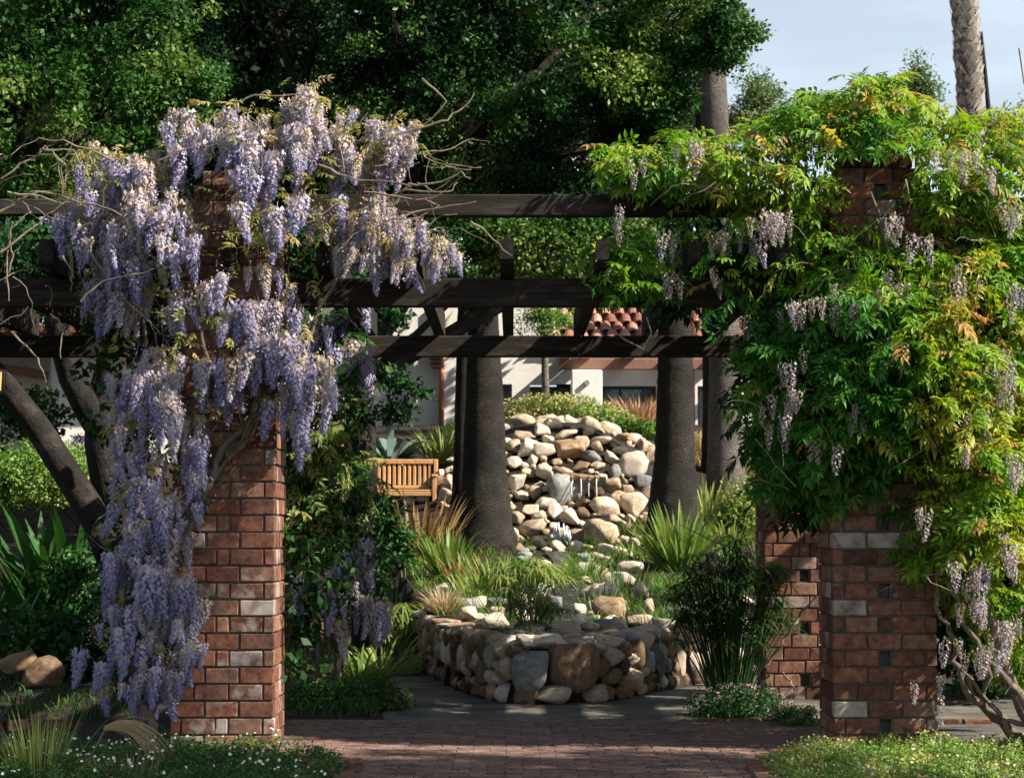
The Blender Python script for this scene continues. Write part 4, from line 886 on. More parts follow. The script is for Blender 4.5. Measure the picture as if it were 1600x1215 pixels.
for i, e in enumerate(ex):
    vs, fs, tn = RT[i]; o = obj('flower_mass', inst('flower_mass', vs, fs, np.array([q[1] for q in e]), np.array([tuple(q[0]) for q in e]), [q[2] for q in e], tn), wl, M_flower); o['kind'] = 'stuff'
# loose florets, young leaves and twigs between the clusters
cs = []; tn = []
while len(cs) < 420:
    c_, L_ = random.choice(CP); cs.append(tuple(c_+Vector((random.gauss(0, .05), random.gauss(.03, .05), -L_*random.uniform(-.1, .7))))); tn.append(random.uniform(-.1, .5))
leafclumps('loose_flowers', cs, [.07]*len(cs), 26, .017, tn, M_flower, wl, 1.0)
def scatter_leaves(name, pts_, dirs, sizes, tones, root, m):
    pts_ = np.array(pts_); dirs = np.array(dirs); idx = np.arange(len(pts_)) % 4; mes = []
    for k in range(4):
        s_ = idx == k
        if not s_.any(): continue
        vs, fs = CL[k]; n_ = s_.sum(); up = rdir(n_, 2.2); Mt = frames(dirs[s_], up)*np.array(sizes)[s_][:, None, None]
        o = obj(name, inst(name, vs, fs, Mt, pts_[s_], np.array(tones)[s_]), root, m); o['kind'] = 'stuff'
ps, ds_, sz, tn = [], [], [], []
while len(ps) < 800:
    px, py = random.uniform(80, 735), random.uniform(110, 1100)
    if not okl(px, py, LP, GAPS): continue
    ed = edgedist(px, py, LP); up_ = py < 430
    if random.random() > (.9 if up_ else .35): continue
    ps.append(tuple(P(px, py-15, 13.45-min(.4, ed/110*.32)+random.uniform(-.15, .15)))); a = random.uniform(0, 6.28); ds_.append((math.cos(a), math.sin(a)-.5, random.uniform(-1.2, .7))); sz.append(random.uniform(.06, .13)); tn.append(random.uniform(0, 1))
scatter_leaves('young_leaves', ps, ds_, sz, tn, wl, M_wyoung)
b = MB()
for _ in range(330):
    px, py = random.uniform(80, 700), random.uniform(130, 1090)
    if not okl(px, py, LP, []): continue
    a = random.uniform(0, 6.28); twig(b, P(px, py, 13.42-random.random()*.3), (math.cos(a), random.gauss(0, .4), math.sin(a)*.8+.2), random.uniform(.12, .4), .0035)
o = b.build('twigs', M_twig, wl); o['kind'] = 'stuff'
b = MB()      # long bare canes at the left and right of the crest
for pl in [[(0, 280), (70, 230), (85, 240), (98, 300)], [(0, 395), (60, 350), (110, 310), (170, 270), (230, 250)], [(60, 235), (115, 235), (140, 290)], [(10, 440), (20, 400), (12, 360), (50, 330)], [(40, 300), (110, 300), (200, 320)], [(10, 300), (80, 312), (140, 325)], [(20, 520), (60, 560), (72, 600)], [(20, 345), (10, 400), (14, 470)], [(80, 490), (100, 510), (95, 560)],
           [(125, 470), (160, 440), (240, 420)], [(100, 400), (115, 430), (110, 455)], [(130, 380), (180, 450), (250, 520)], [(640, 290), (690, 285), (720, 270), (735, 280)], [(620, 210), (690, 190), (725, 170), (741, 145)], [(560, 330), (620, 300), (700, 300), (715, 285)], [(590, 350), (660, 330), (745, 315)], [(500, 260), (560, 280), (640, 290)], [(660, 120), (700, 160), (640, 215)],
           [(735, 345), (760, 362), (800, 400)], [(370, 160), (400, 150), (480, 148)], [(250, 250), (300, 230), (340, 170)], [(560, 290), (590, 250), (640, 250)], [(0, 330), (60, 300), (180, 330), (260, 380)], [(180, 250), (100, 220), (60, 215)], [(570, 300), (640, 310), (690, 320), (640, 345)], [(85, 245), (105, 260), (95, 310), (110, 340)]]:
    Y = 13.1+random.uniform(-.2, .25); pp = [P(x, y, Y+random.uniform(-.05, .05)) for x, y in pl]; q = []
    for i in range(len(pp)-1):
        for k in range(4): q.append(pp[i].lerp(pp[i+1], k/4)+Vector((random.gauss(0, .006), 0, random.gauss(0, .006))))
    q.append(pp[-1]); b.tube(q, [.0075*(1-.6*i/len(q)) for i in range(len(q))], 5)
for _ in range(60):
    px, py = random.choice([(random.uniform(-20, 190), random.uniform(230, 480)), (random.uniform(530, 720), random.uniform(230, 360))]); twig(b, P(px, py, 13.2+random.uniform(-.2, .4)), (random.gauss(0, 1), 0, random.gauss(.1, .6)), random.uniform(.2, .6), .004, wob=.3)
b.build('bare_canes', M_twig, wl)['kind'] = 'stuff'
# inner growth over the pergola roof and behind the flowers, dark tone painting shade
cs = []; 
for _ in range(900): yy = random.uniform(14.0, 17.6); cs.append((random.uniform(-5, -1.25), yy, 1.4+.118*yy+random.uniform(0, .25)))
for _ in range(170): cs.append(tuple(P(random.uniform(150, 540), random.uniform(330, 1050), random.uniform(13.9, 14.6))))
cs = [c_ for c_ in cs if not (-2.2 < c_[0] < -1.4 and 13.4 < c_[1] < 14.25)]
leafclumps('inner_foliage', cs, [.2]*len(cs), 26, .075, [random.uniform(-.2, .3) for _ in cs], M_leafy, wl, .7)
# ---- right wisteria
wr = empty('wisteria', (3, 13.3, 0), 'green leafy wisteria with pale flowers covering the right brick pillar', 'climbing plant')
R1 = [(940, 238), (975, 228), (1010, 236), (1060, 214), (1130, 214), (1200, 190), (1232, 165), (1300, 150), (1320, 128), (1390, 124), (1425, 150), (1462, 182), (1530, 188), (1570, 182), (1660, 200), (1660, 400), (1250, 360), (1130, 322), (1020, 302), (950, 300)]
R2 = [(1250, 340), (1660, 330), (1660, 1110), (1560, 1050), (1505, 960), (1450, 925), (1395, 880), (1385, 840), (1410, 790), (1340, 800), (1200, 790), (1168, 640), (1160, 560), (1200, 480), (1225, 420)]
R3 = [(940, 375), (1020, 385), (1030, 470), (915, 478), (930, 440)]; R4 = [(1030, 320), (1200, 330), (1200, 600), (1130, 520), (1040, 470)]
RG = [(1285, 240, 1445, 350, .985), (1400, 780, 1460, 850, .3)]
for s, r0 in [([(1640, 1190), (1600, 1150), (1540, 1110), (1500, 1060), (1490, 1000), (1462, 950), (1470, 860), (1450, 700)], .03), ([(1650, 1170), (1600, 1100), (1570, 1060), (1530, 1020), (1500, 960), (1480, 880)], .035), ([(1620, 1180), (1590, 1090), (1560, 1000), (1520, 900), (1500, 780), (1440, 600), (1400, 420), (1360, 300)], .04),
              ([(1650, 1150), (1570, 1120), (1520, 1070), (1505, 1040)], .02), ([(1620, 1190), (1580, 1150), (1540, 1090), (1550, 1020), (1600, 950)], .025), ([(1600, 1190), (1560, 1130), (1530, 1095), (1490, 1030), (1478, 960), (1500, 900)], .018)]: stemobj(wr, s, 13.2+random.uniform(-.1, .2), r0, .008)
def depthR(px, py, poly): return 13.5-min(.65, edgedist(px, py, poly)/150*.6)
cnt = 0; ps, ds_, sz, tn = [], [], [], []
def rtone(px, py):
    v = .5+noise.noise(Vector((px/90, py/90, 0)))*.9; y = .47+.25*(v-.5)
    if 460 < py < 830 and px < 1430: y -= .2  # darker tone paints the shade on the vine's lower left
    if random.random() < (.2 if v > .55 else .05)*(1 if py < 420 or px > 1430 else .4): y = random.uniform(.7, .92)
    if px > 1420: y += .1  # brighter tone paints the sunlit right side
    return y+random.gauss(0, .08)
def clump_noise(px, py): return noise.noise(Vector((px/38, py/30, 3)))
while len(ps) < 6800:
    px, py = random.uniform(910, 1660), random.uniform(120, 1110)
    ok = False
    for poly, dn in ((R1, 1), (R2, 1), (R3, .6), (R4, .1)):
        if random.random() < dn and okl(px, py, poly, RG): ok = True; break
    if not ok or clump_noise(px, py) < -.2 or (py > 830 and random.random() < .35): continue
    layer = random.random(); Y = depthR(px, py, poly)+layer*.5-.2*clump_noise(px, py)+random.gauss(0, .05)
    a = random.uniform(math.pi*1.0, math.pi*2.0)
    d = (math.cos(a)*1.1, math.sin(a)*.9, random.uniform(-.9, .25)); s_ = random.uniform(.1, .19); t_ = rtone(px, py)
    if layer < .3 and cnt < 296:
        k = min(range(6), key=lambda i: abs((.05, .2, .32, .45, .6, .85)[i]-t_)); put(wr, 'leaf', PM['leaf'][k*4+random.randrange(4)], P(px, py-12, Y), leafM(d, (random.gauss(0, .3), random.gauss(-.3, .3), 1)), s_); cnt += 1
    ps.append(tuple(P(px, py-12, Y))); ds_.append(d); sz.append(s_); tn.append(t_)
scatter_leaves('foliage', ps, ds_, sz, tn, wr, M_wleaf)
# back filling and roof growth, shade of the vine's inside put into leaf tone
ps, ds_, sz, tn = [], [], [], []
for _ in range(2400):
    yy = random.uniform(13.9, 17.8); xx = random.uniform(.95, 5)
    if noise.noise(Vector((xx*1.3, yy*1.3, 6))) < .0: continue
    ps.append((xx, yy, 1.4+.115*yy+random.uniform(0, .4))); a = random.uniform(0, 6.28); ds_.append((math.cos(a), math.sin(a), -.4)); sz.append(.24); tn.append(random.uniform(0, .5))
n_ = 0
while n_ < 1500:
    px, py = random.uniform(1040, 1700), random.uniform(300, 1000)
    if okl(px, py, R2, []) or okl(px, py, R1, []) or (py < 470 and inpoly(px, py, R4)): 
        Y = random.uniform(13.95, 14.8)
        p = P(px, py, Y)
        if 1.95 < p.x < 2.7 and p.y < 14.2: continue
        ps.append(tuple(p)); a = random.uniform(0, 6.28); ds_.append((math.cos(a), math.sin(a), -.5)); sz.append(.24); tn.append(random.uniform(-.3, .1)); n_ += 1
scatter_leaves('inner_foliage', ps, ds_, sz, tn, wr, M_leafy)
cnt = 0
spots = [(1083, 225, 4), (1198, 340, 6), (1215, 345, 4), (1045, 380, 3), (1050, 430, 2), (1010, 265, 2), (1500, 240, 3), (1545, 260, 2), (1130, 370, 3), (1160, 380, 3), (1110, 420, 2), (1385, 450, 4), (1300, 470, 4), (1330, 480, 3), (1260, 480, 2), (1520, 440, 3), (1480, 450, 2), (1405, 540, 3), (1230, 620, 5), (1210, 660, 4), (1330, 640, 2), (1560, 560, 6), (1570, 600, 5), (1525, 640, 3), (1590, 720, 3), (1510, 700, 2), (1430, 790, 2), (1520, 900, 6), (1530, 940, 5), (1570, 980, 5), (1497, 1010, 3), (1465, 1080, 2), (1585, 860, 4), (1550, 1020, 4), (1290, 690, 2), (1400, 330, 2), (1580, 330, 3), (980, 330, 2), (1450, 380, 2), (1240, 560, 2), (1180, 500, 2), (1600, 470, 3)]
for px, py, n_ in spots:
    for _ in range(n_+1):
        x, y = px+random.gauss(0, 14), py+random.gauss(0, 10); Y = 12.95+random.uniform(-.1, .1) if px > 1180 else 13.3+random.uniform(-.1, .2)
        put(wr, 'flower_cluster', PM['white'][random.randrange(6)], P(x, y-5, Y), Matrix.Rotation(random.gauss(0, .08), 3, 'Y') @ Matrix.Rotation(random.uniform(0, 6.28), 3, 'Z'), random.uniform(.11, .2)); cnt += 1
b = MB()
for _ in range(130):
    px, py = random.uniform(950, 1640), random.uniform(180, 1080)
    if okl(px, py, R2, []) or okl(px, py, R1, []): twig(b, P(px, py, 13.05+random.random()*.3), (random.gauss(0, 1), -.2, random.gauss(0, .7)), random.uniform(.2, .5), .0045)
for pl in [[(940, 500), (975, 530), (1005, 545), (1018, 520), (1010, 495)], [(1600, 1100), (1660, 1130), (1680, 1100)], [(1130, 180), (1140, 205), (1150, 220)], [(1640, 200), (1600, 130), (1592, 75)]]:
    b.tube([P(x, y, 13.5) for x, y in pl], .0055, 5)
b.build('twigs', M_twig, wr)['kind'] = 'stuff'
stemobj(wr, [(1195, 1075), (1200, 1035), (1225, 1000), (1250, 960), (1278, 930)], 15.5, .014, .01, M_twig)
stemobj(wr, [(1222, 1050), (1236, 1065), (1240, 1080)], 15.6, .008, .004, M_twig)
# ---- back wisteria on the left rear pillar
wb = empty('wisteria', (-1.7, 17.2, 0), 'shaded wisteria with a few lilac clusters on the rear left pillar', 'climbing plant')
BP = [(450, 480), (550, 470), (575, 560), (560, 700), (600, 760), (590, 860), (580, 920), (540, 940), (500, 980), (452, 1010), (448, 700)]
ps, ds_, sz, tn = [], [], [], []
while len(ps) < 480:
    px, py = random.uniform(440, 645), random.uniform(470, 1020)
    if inpoly(px, py, BP): ps.append(tuple(P(px, py, random.uniform(16.7, 17.4)))); a = random.uniform(3.14, 6.28); ds_.append((math.cos(a), math.sin(a), random.uniform(-1, .1))); sz.append(random.uniform(.17, .27)); tn.append(random.uniform(.2, .7) if random.random() < .2 else random.uniform(-.2, .15))
scatter_leaves('foliage', ps, ds_, sz, tn, wb, M_leafy)  # dark leaf tones paint the shade on this rear growth
ps, ds_, sz, tn = [], [], [], []
while len(ps) < 200:
    px, py = random.uniform(440, 620), random.uniform(600, 960)
    if inpoly(px, py, BP): ps.append(tuple(P(px, py, random.uniform(16.5, 17.1)))); a = random.uniform(3.14, 6.28); ds_.append((math.cos(a), math.sin(a), random.uniform(-1, .1))); sz.append(random.uniform(.1, .2)); tn.append(random.uniform(-.3, .5))
scatter_leaves('young_leaves', ps, ds_, sz, tn, wb, M_wyoung)
for px, py, n_ in [(540, 900, 9), (520, 930, 6), (580, 950, 6), (595, 960, 3), (470, 940, 3), (500, 520, 4), (510, 560, 4), (550, 490, 3), (560, 560, 3), (505, 600, 4), (470, 560, 3), (528, 980, 2), (685, 500, 0), (560, 880, 5)]:
    for _ in range(n_): put(wb, 'flower_cluster', PM['lilac'][random.randrange(12)], P(px+random.gauss(0, 12), py-20+random.gauss(0, 12), 16.55+random.uniform(-.15, .1)), Matrix.Rotation(random.gauss(0, .12), 3, 'Y') @ Matrix.Rotation(random.uniform(0, 6), 3, 'Z'), random.uniform(.2, .32))
for k in range(3): stemobj(wb, [(500+k*14, 1060), (490+k*20, 900), (530-k*8, 760), (520+k*12, 600), (540, 480)], 17.1, .03, .01)

# ------------------------------------------------------------------ plants
def blades(root, name, base, n, h, spread, width, m, tone=(.2, .8), droop=.8, seg=5, up=1.0, rb=.08, wtip=.1, stiff=False, fold=0, kind=True):
    V = []; Fc = []; T = []
    for i in range(n):
        a = random.uniform(0, 6.283); lean = abs(random.gauss(0, spread)); L_ = h*random.uniform(.55, 1.1); r = rb*math.sqrt(random.random())
        p = Vector(base)+Vector((math.cos(a)*r, math.sin(a)*r, -.03)); d = Vector((math.cos(a)*lean, math.sin(a)*lean, up)).normalized(); s = Vector((-math.sin(a), math.cos(a), 0)); s = (s+Vector((random.gauss(0, .5), random.gauss(0, .5), 0))).normalized()
        o = len(V); tt = random.uniform(*tone); w0 = width*random.uniform(.7, 1.2)
        for k in range(seg+1):
            t = k/seg; w_ = w0*(wtip+(1-wtip)*math.sin(math.pi*min(1, .25+.75*t))**.8) if t < 1 else w0*.02
            V += [p-s*w_/2, p+s*w_/2]; T += [tt+.15*t]*2
            if k: Fc.append((o+2*k-2, o+2*k-1, o+2*k+1, o+2*k))
            d = (d+Vector((math.cos(a)*.12*droop, math.sin(a)*.12*droop, -.32*droop*t))).normalized(); p = p+d*L_/seg
    me = bpy.data.meshes.new(name); me.from_pydata([tuple(v) for v in V], [], Fc); at = me.attributes.new('tone', 'FLOAT', 'POINT'); at.data.foreach_set('value', T)
    o = obj(name, me, root, m)
    if kind: o['kind'] = 'stuff'
    return o
def grassplant(name, label, cat, px, py, n, hpx, spread, wpx, m, Y=None, group=None, pt=None, **kw):
    p = hit(px, py) if Y is None else P(px, py, Y)
    if Y is not None: p.z = max(G(p.x, p.y), p.z if kw.pop('free', False) else -9)
    k = p.y/F; root = empty(name, p, label, cat, group); blades(root, pt or 'blades', p, n, hpx*k, spread, wpx*k, m, rb=kw.pop('rb', .1), **kw); return root, p
grassplant('flax_plant', 'bronze brown strap leaved flax left of the thick palm trunk', 'plant', 655, 880, 110, 120, .55, 6, M_flax, droop=.5, rb=.35)
grassplant('grass_clump', 'bright green upright grass in front of the bronze flax', 'plant', 705, 905, 130, 90, .38, 4, M_grass, droop=.5, rb=.18)
grassplant('grass_tuft', 'small tan grass tuft near the left end of the basin', 'grass', 695, 955, 320, 52, .7, 1.4, M_straw, droop=.9, rb=.1)
grassplant('grass_clump', 'yellow green reeds at the foot of the thick palm trunk', 'plant', 775, 930, 120, 72, .4, 4, M_grass, tone=(.4, 1), droop=.5, rb=.3)
grassplant('grass_clump', 'low grass between palm trunk and stream', 'plant', 742, 940, 90, 60, .5, 4, M_grass, droop=.7, rb=.2)
grassplant('grass_clump', 'long drooping blades at the left bank of the stream', 'plant', 868, 915, 110, 66, .8, 4, M_grass, droop=1.3, rb=.2)
grassplant('grass_clump', 'fine grass arching over the right bank of the stream', 'plant', 915, 905, 80, 56, .6, 3, M_grass, droop=1., rb=.2)
grassplant('grass_clump', 'fresh green lily clump beneath the dappled palm trunk', 'plant', 1060, 890, 240, 110, .5, 5, M_grass, droop=.45, rb=.2)
grassplant('grass_clump', 'dark green tuft below the big rounded boulder of the waterfall', 'plant', 985, 838, 110, 36, .5, 3, M_dgrass, tone=(.5, 1), droop=.6, rb=.12)
grassplant('grass_clump', 'weedy grass among rocks left of the dappled palm', 'plant', 985, 870, 90, 40, .7, 3, M_grass, droop=.8, rb=.3)
grassplant('grass_clump', 'tall reeds in front of the rocks right of the stream', 'plant', 975, 930, 60, 60, .3, 3, M_dgrass, tone=(.4, 1), droop=.3, rb=.3)
grassplant('cordyline', 'yellow green sword leaves between the two right palm trunks', 'plant', 1105, 830, 90, 95, .5, 5, M_grass, tone=(.6, 1.1), droop=.4, rb=.2)
grassplant('grass_clump', 'yellowish leafy clump right of the dappled palm foot', 'plant', 1140, 850, 160, 60, .7, 5, M_grass, tone=(.4, 1), droop=.9, rb=.4)
grassplant('fountain_grass', 'rusty pink fountain grass below the building windows', 'grass', 1000, 668, 420, 58, .55, 2, M_rust, droop=.6, rb=.4)
grassplant('grass_clump', 'dry yellow grass behind the dappled palm trunk', 'grass', 1092, 700, 200, 44, .5, 3, M_straw, tone=(.2, .8), rb=.5)
grassplant('reed_clump', 'yellow green papyrus behind the bench', 'plant', 692, 722, 150, 70, .45, 3.5, M_grass, tone=(.5, 1.1), droop=.8, rb=.3)
grassplant('agave', 'large blue grey agave arching above the bench', 'agave', 612, 730, 34, 120, .9, 13, M_agave, droop=1.0, rb=.1, pt='leaf', seg=8)
grassplant('grass_clump', 'green blades fringing the base of the rear left pillar', 'plant', 562, 1062, 170, 85, .65, 4.5, M_grass, Y=18.4, droop=1.0, rb=.2)
grassplant('grass_clump', 'dark strappy grass above the left end of the stone basin', 'plant', 610, 880, 120, 80, .7, 5, M_dgrass, tone=(.4, 1), Y=24, droop=.8, rb=.4)
grassplant('grass_clump', 'pale arching grass at the rear of the left path', 'plant', 600, 1010, 130, 80, .8, 4, M_grass, tone=(.5, 1), Y=20.5, droop=1.2, rb=.3)
def sward(label, reg, n, h, m, tone, w_=.012):
    V = []; Fc = []; T = []
    for _ in range(n):
        x, y = random.uniform(reg[0], reg[1]), random.uniform(reg[2], reg[3])
        if noise.noise(Vector((x*1.1, y*.7, 4))) < -.12: continue
        if reg[4] == 'in' and y < yc(x)+.18: continue
        if reg[4] == 'left' and x > edge(y)-.05: continue
        if 28.4 < y < 32.3 and abs(x-.6) < 1.8: continue
        if abs(x-(.5+(y-20)*.0)) < .22 and y < 27: continue
        z_ = G(x, y); tb = random.uniform(*tone)
        for q in range(5):
            a = random.uniform(0, 6.28); p = Vector((x+random.gauss(0, .03), y+random.gauss(0, .03), z_-.02)); d = Vector((math.cos(a)*.45, math.sin(a)*.45, 1)).normalized(); s = Vector((-math.sin(a), math.cos(a), 0)); o = len(V); L_ = h*random.uniform(.4, 1.1)
            for k in range(4):
                ww = w_*(1, .85, .6, .05)[k]/2; V += [p-s*ww, p+s*ww]; T += [tb+.1*k]*2
                if k: Fc.append((o+2*k-2, o+2*k-1, o+2*k+1, o+2*k))
                d = (d+Vector((math.cos(a)*.12, math.sin(a)*.12, -.25*k))).normalized(); p = p+d*L_/3
    me = bpy.data.meshes.new('grass'); me.from_pydata([tuple(v) for v in V], [], Fc); at = me.attributes.new('tone', 'FLOAT', 'POINT'); at.data.foreach_set('value', T)
    tag(obj('grass', me, None, m), label, 'grass', kind='stuff')
sward('lush green grass and weeds growing on the slope above the stone basin', (-1.2, 4.5, 17.6, 36, 'in'), 4200, .3, M_grass, (-.2, .6))
sward('dry tan weeds between the rust coloured grass and the rocks', (1.0, 3.6, 32.0, 34.6, 'in'), 700, .28, M_straw, (-.3, .4))
sward('dark grass and weeds on the shaded ground left of the path', (-5, -1.0, 15.5, 30, 'left'), 2600, .26, M_dgrass, (-.1, .7))
grassplant('grass_clump', 'olive tufts spilling over the basin rim left of the yellowing sedge', 'plant', 778, 968, 90, 46, .8, 2.6, M_grass, tone=(-.1, .6), droop=1.4, rb=.16)
grassplant('grass_clump', 'thin reeds rising between the rocks just right of the stream mouth', 'plant', 936, 962, 46, 62, .25, 2.4, M_dgrass, tone=(.4, 1), droop=.3, rb=.2)
grassplant('flax_plant', 'small reddish flax between the tan tuft and the palm foot', 'plant', 722, 915, 60, 64, .5, 4, M_flax, tone=(.1, .7), droop=.7, rb=.12)
grassplant('grass_clump', 'yellowing floppy grass beside the smooth arched boulder', 'plant', 990, 948, 80, 48, .8, 2.6, M_grass, tone=(.5, 1.1), droop=1.3, rb=.14)
# umbrella sedges: stems with umbels
def sedge(name, label, px, py, n, hpx, spreadpx, m, Y=None, um=.16, tone=(.3, .9), nb=16, droop=.9):
    p = hit(px, py) if Y is None else P(px, py, Y); p.z = G(p.x, p.y); k = p.y/F; root = empty(name, p, label, 'plant'); b = MB(); V = []; Fc = []; T = []
    for i in range(n):
        a = random.uniform(0, 6.28); sp = random.random()**.6*spreadpx*k; h = hpx*k*random.uniform(.45, 1.0)*(1-.25*(sp/(spreadpx*k))); tip = p+Vector((math.cos(a)*sp, math.sin(a)*sp*.8, h)); b0 = p+Vector((math.cos(a)*sp*.25, math.sin(a)*sp*.25, -.02))
        b.tube([b0, b0.lerp(tip, .5)+Vector((0, 0, h*.08)), tip], [.0045, .004, .003], 4, False); tt = random.uniform(*tone)
        for q in range(nb):
            aa = q/nb*6.28+random.uniform(-.2, .2); el = random.uniform(-.1, .6); d = Vector((math.cos(aa)*math.cos(el), math.sin(aa)*math.cos(el), math.sin(el))); s = Vector((-math.sin(aa), math.cos(aa), 0)); o = len(V); L_ = um*random.uniform(.7, 1.2); pp = tip.copy()
            for j in range(4):
                w_ = [.004, .0065, .005, .0006][j]; V += [pp-s*w_, pp+s*w_]; T += [tt]*2
                if j: Fc.append((o+2*j-2, o+2*j-1, o+2*j+1, o+2*j))
                d = (d+Vector((0, 0, -.35*droop))).normalized(); pp = pp+d*L_/3
    me = bpy.data.meshes.new('umbels'); me.from_pydata([tuple(v) for v in V], [], Fc); at = me.attributes.new('tone', 'FLOAT', 'POINT'); at.data.foreach_set('value', T)
    o = obj('umbels', me, root, m); o['kind'] = 'stuff'; me = b.mesh('stems'); at = me.attributes.new('tone', 'FLOAT', 'POINT'); at.data.foreach_set('value', [.3]*len(me.vertices)); o = obj('stems', me, root, m); o['kind'] = 'stuff'; return root
sedge('umbrella_sedge', 'tall dark umbrella sedge in front of the rear right pillar', 1140, 1095, 230, 280, 95, M_dgrass, Y=17.0, um=.2, tone=(.0, .7), nb=14)
sedge('umbrella_sedge', 'bright umbrella sedge leaning over the left basin coping', 632, 1000, 34, 110, 50, M_grass, Y=21.5, um=.3, tone=(.4, 1), nb=18, droop=1.3)
sedge('umbrella_sedge', 'umbrella sedge with yellowing leaves growing at the basin front', 832, 985, 30, 95, 55, M_grass, Y=18.6, um=.2, tone=(.4, 1.1), nb=18, droop=1.2)
sedge('umbrella_sedge', 'umbrella sedge behind the yellowing one beside the stream', 820, 930, 34, 70, 60, M_grass, Y=22, um=.28, tone=(.3, 1), nb=18, droop=1.2)
# broad-leaf strelitzia-like plant far left
def broad(name, label, px, py, n, hpx, Y, m, wpx=16, spread=.5, tone=(0, .7)):
    p = P(px, py, Y); p.z = G(p.x, p.y); k = Y/F; root = empty(name, p, label, 'plant')
    for i in range(n):
        blades(root, 'leaf', p+Vector((random.gauss(0, .15), random.gauss(0, .15), 0)), 1, hpx*k, spread, wpx*k, m, tone=tone, droop=.35, seg=8, wtip=.05, kind=False)
    return root
broad('bird_of_paradise', 'clump of broad upright dark leaves left of the forked tree', 85, 925, 80, 215, 20.5, M_leafy, 20, .55, (-.1, .4))
broad('bird_of_paradise', 'spiky dark leaves at the far left edge behind the rocks', 5, 930, 36, 150, 19.5, M_leafy, 13, .7, (-.1, .4))
def bush(name, label, cat, px, py, rx, rz, Y, nc, per_, size, m, ry=.5, flowers=None, tone=(0, .7), group=None, crad=.12, base=True):
    bl_ = B(px, py, Y, rx, rz, ry); p = Vector(bl_[0]); g = G(p.x, p.y); root = empty(name, (p.x, p.y, min(g, p.z)), label, cat, group)
    b = MB()
    for _ in range(7): twig(b, (p.x+random.gauss(0, rx*Y/F*.2), p.y, min(g, p.z-.05)-.03), (random.gauss(0, .5), random.gauss(0, .3), 1), max(.15, p.z-min(g, p.z)+bl_[1][2]*.5), .012, droop=0)
    b.build('stem', M_bark, root)
    crown(root, [bl_], nc, per_, size, m, crad=crad, tone=tone, shell=.35, gap=-.6, name='foliage')
    if flowers:
        fm, fn, fs = flowers; cs = []
        for _ in range(fn): d = rdir(1, .8)[0]; cs.append((p.x+d[0]*bl_[1][0]*1.02, p.y+d[1]*bl_[1][1], p.z+abs(d[2])*bl_[1][2]*1.05))
        leafclumps('flowers', cs, [fs*1.2]*len(cs), 6, fs, [random.random() for _ in cs], fm, root)
    return root
bush('shrub', 'flowering green hedge mound behind the crest of the waterfall', 'shrub', 870, 662, 120, 42, 33.9, 520, 36, .06, M_hedge, .7, (M_straw, 160, .05), (-.1, .7), crad=.2)
bush('shrub', 'low hedge running behind the thick palm trunk toward the rust grass', 'shrub', 985, 684, 62, 26, 33.3, 220, 30, .06, M_hedge, .5, None, (-.1, .5), crad=.2)
bush('hedge', 'sunny lime green hedge behind the broad leaved plants at left', 'hedge', 40, 745, 150, 50, 23.5, 420, 40, .045, M_hedge, .6, None, (-.1, .5), crad=.2)
bush('shrub', 'pink flowering shrub between the forked limbs', 'shrub', 130, 745, 36, 60, 28.8, 120, 36, .05, M_hedge, .5, (M_pink, 110, .05), (.2, .8), crad=.16)
bush('shrub', 'dark leafy bush against the cream wall at left', 'shrub', 45, 650, 60, 50, 28.6, 60, 26, .09, M_leafy, .5, None, (-.2, .3), crad=.22)
bush('shrub', 'low leafy green shrub at the foot of the forked tree', 'shrub', 120, 900, 46, 40, 19.6, 80, 36, .06, M_leafy, .4, None, (-.1, .5), crad=.12)
bush('shrub', 'dense low dark mound beside the path at the rear left pillar', 'shrub', 540, 1098, 100, 42, 16.6, 420, 46, .03, M_cover, .55, None, (.0, .5), crad=.09)
bush('shrub', 'tip of pink leaved shrub at the path edge', 'shrub', 622, 1098, 20, 22, 16.5, 46, 30, .03, M_hedge, .15, (M_pink, 34, .02), (.4, .9), crad=.06)
bush('shrub', 'dark low shrub with small pink flowers under the tall sedge', 'shrub', 1155, 1105, 82, 34, 16.0, 300, 36, .026, M_cover, .5, (M_pink, 90, .014), (-.1, .3), crad=.09)
bush('shrub', 'tiny pink flowering shrub beside the right pillar base', 'shrub', 1245, 1122, 40, 18, 15.2, 100, 30, .024, M_cover, .25, (M_pink, 60, .014), (.2, .7), crad=.06)
bush('shrub', 'yellow green leafy shrub right of the pale grey palm trunk', 'shrub', 1170, 800, 50, 50, 29, 120, 36, .06, M_hedge, .5, None, (.2, .9), crad=.18)
bush('shrub', 'leafy shrub beside the thick trunk behind the bronze flax', 'shrub', 590, 850, 55, 50, 25, 130, 36, .07, M_leafy, .5, None, (-.1, .5), crad=.2)
bush('shrub', 'dark undergrowth mass behind the left pillar', 'shrub', 330, 960, 130, 120, 19.5, 200, 36, .09, M_leafy, .7, None, (-.2, .2), crad=.25)
bush('shrub', 'shaded undergrowth at the lower left below the tree limb', 'shrub', 90, 1010, 110, 60, 18.2, 130, 30, .08, M_leafy, .5, None, (-.2, .25), crad=.2)
bush('shrub', 'dark leafy thicket behind the right pillar and vine stems', 'shrub', 1560, 960, 120, 120, 17.5, 230, 34, .09, M_leafy, .8, None, (-.2, .3), crad=.28)
bush('shrub', 'small red and white flowering bush by the second pillar top', 'shrub', 1225, 720, 40, 50, 21, 70, 30, .06, M_hedge, .4, (M_pink, 40, .05), (.1, .6), crad=.15)
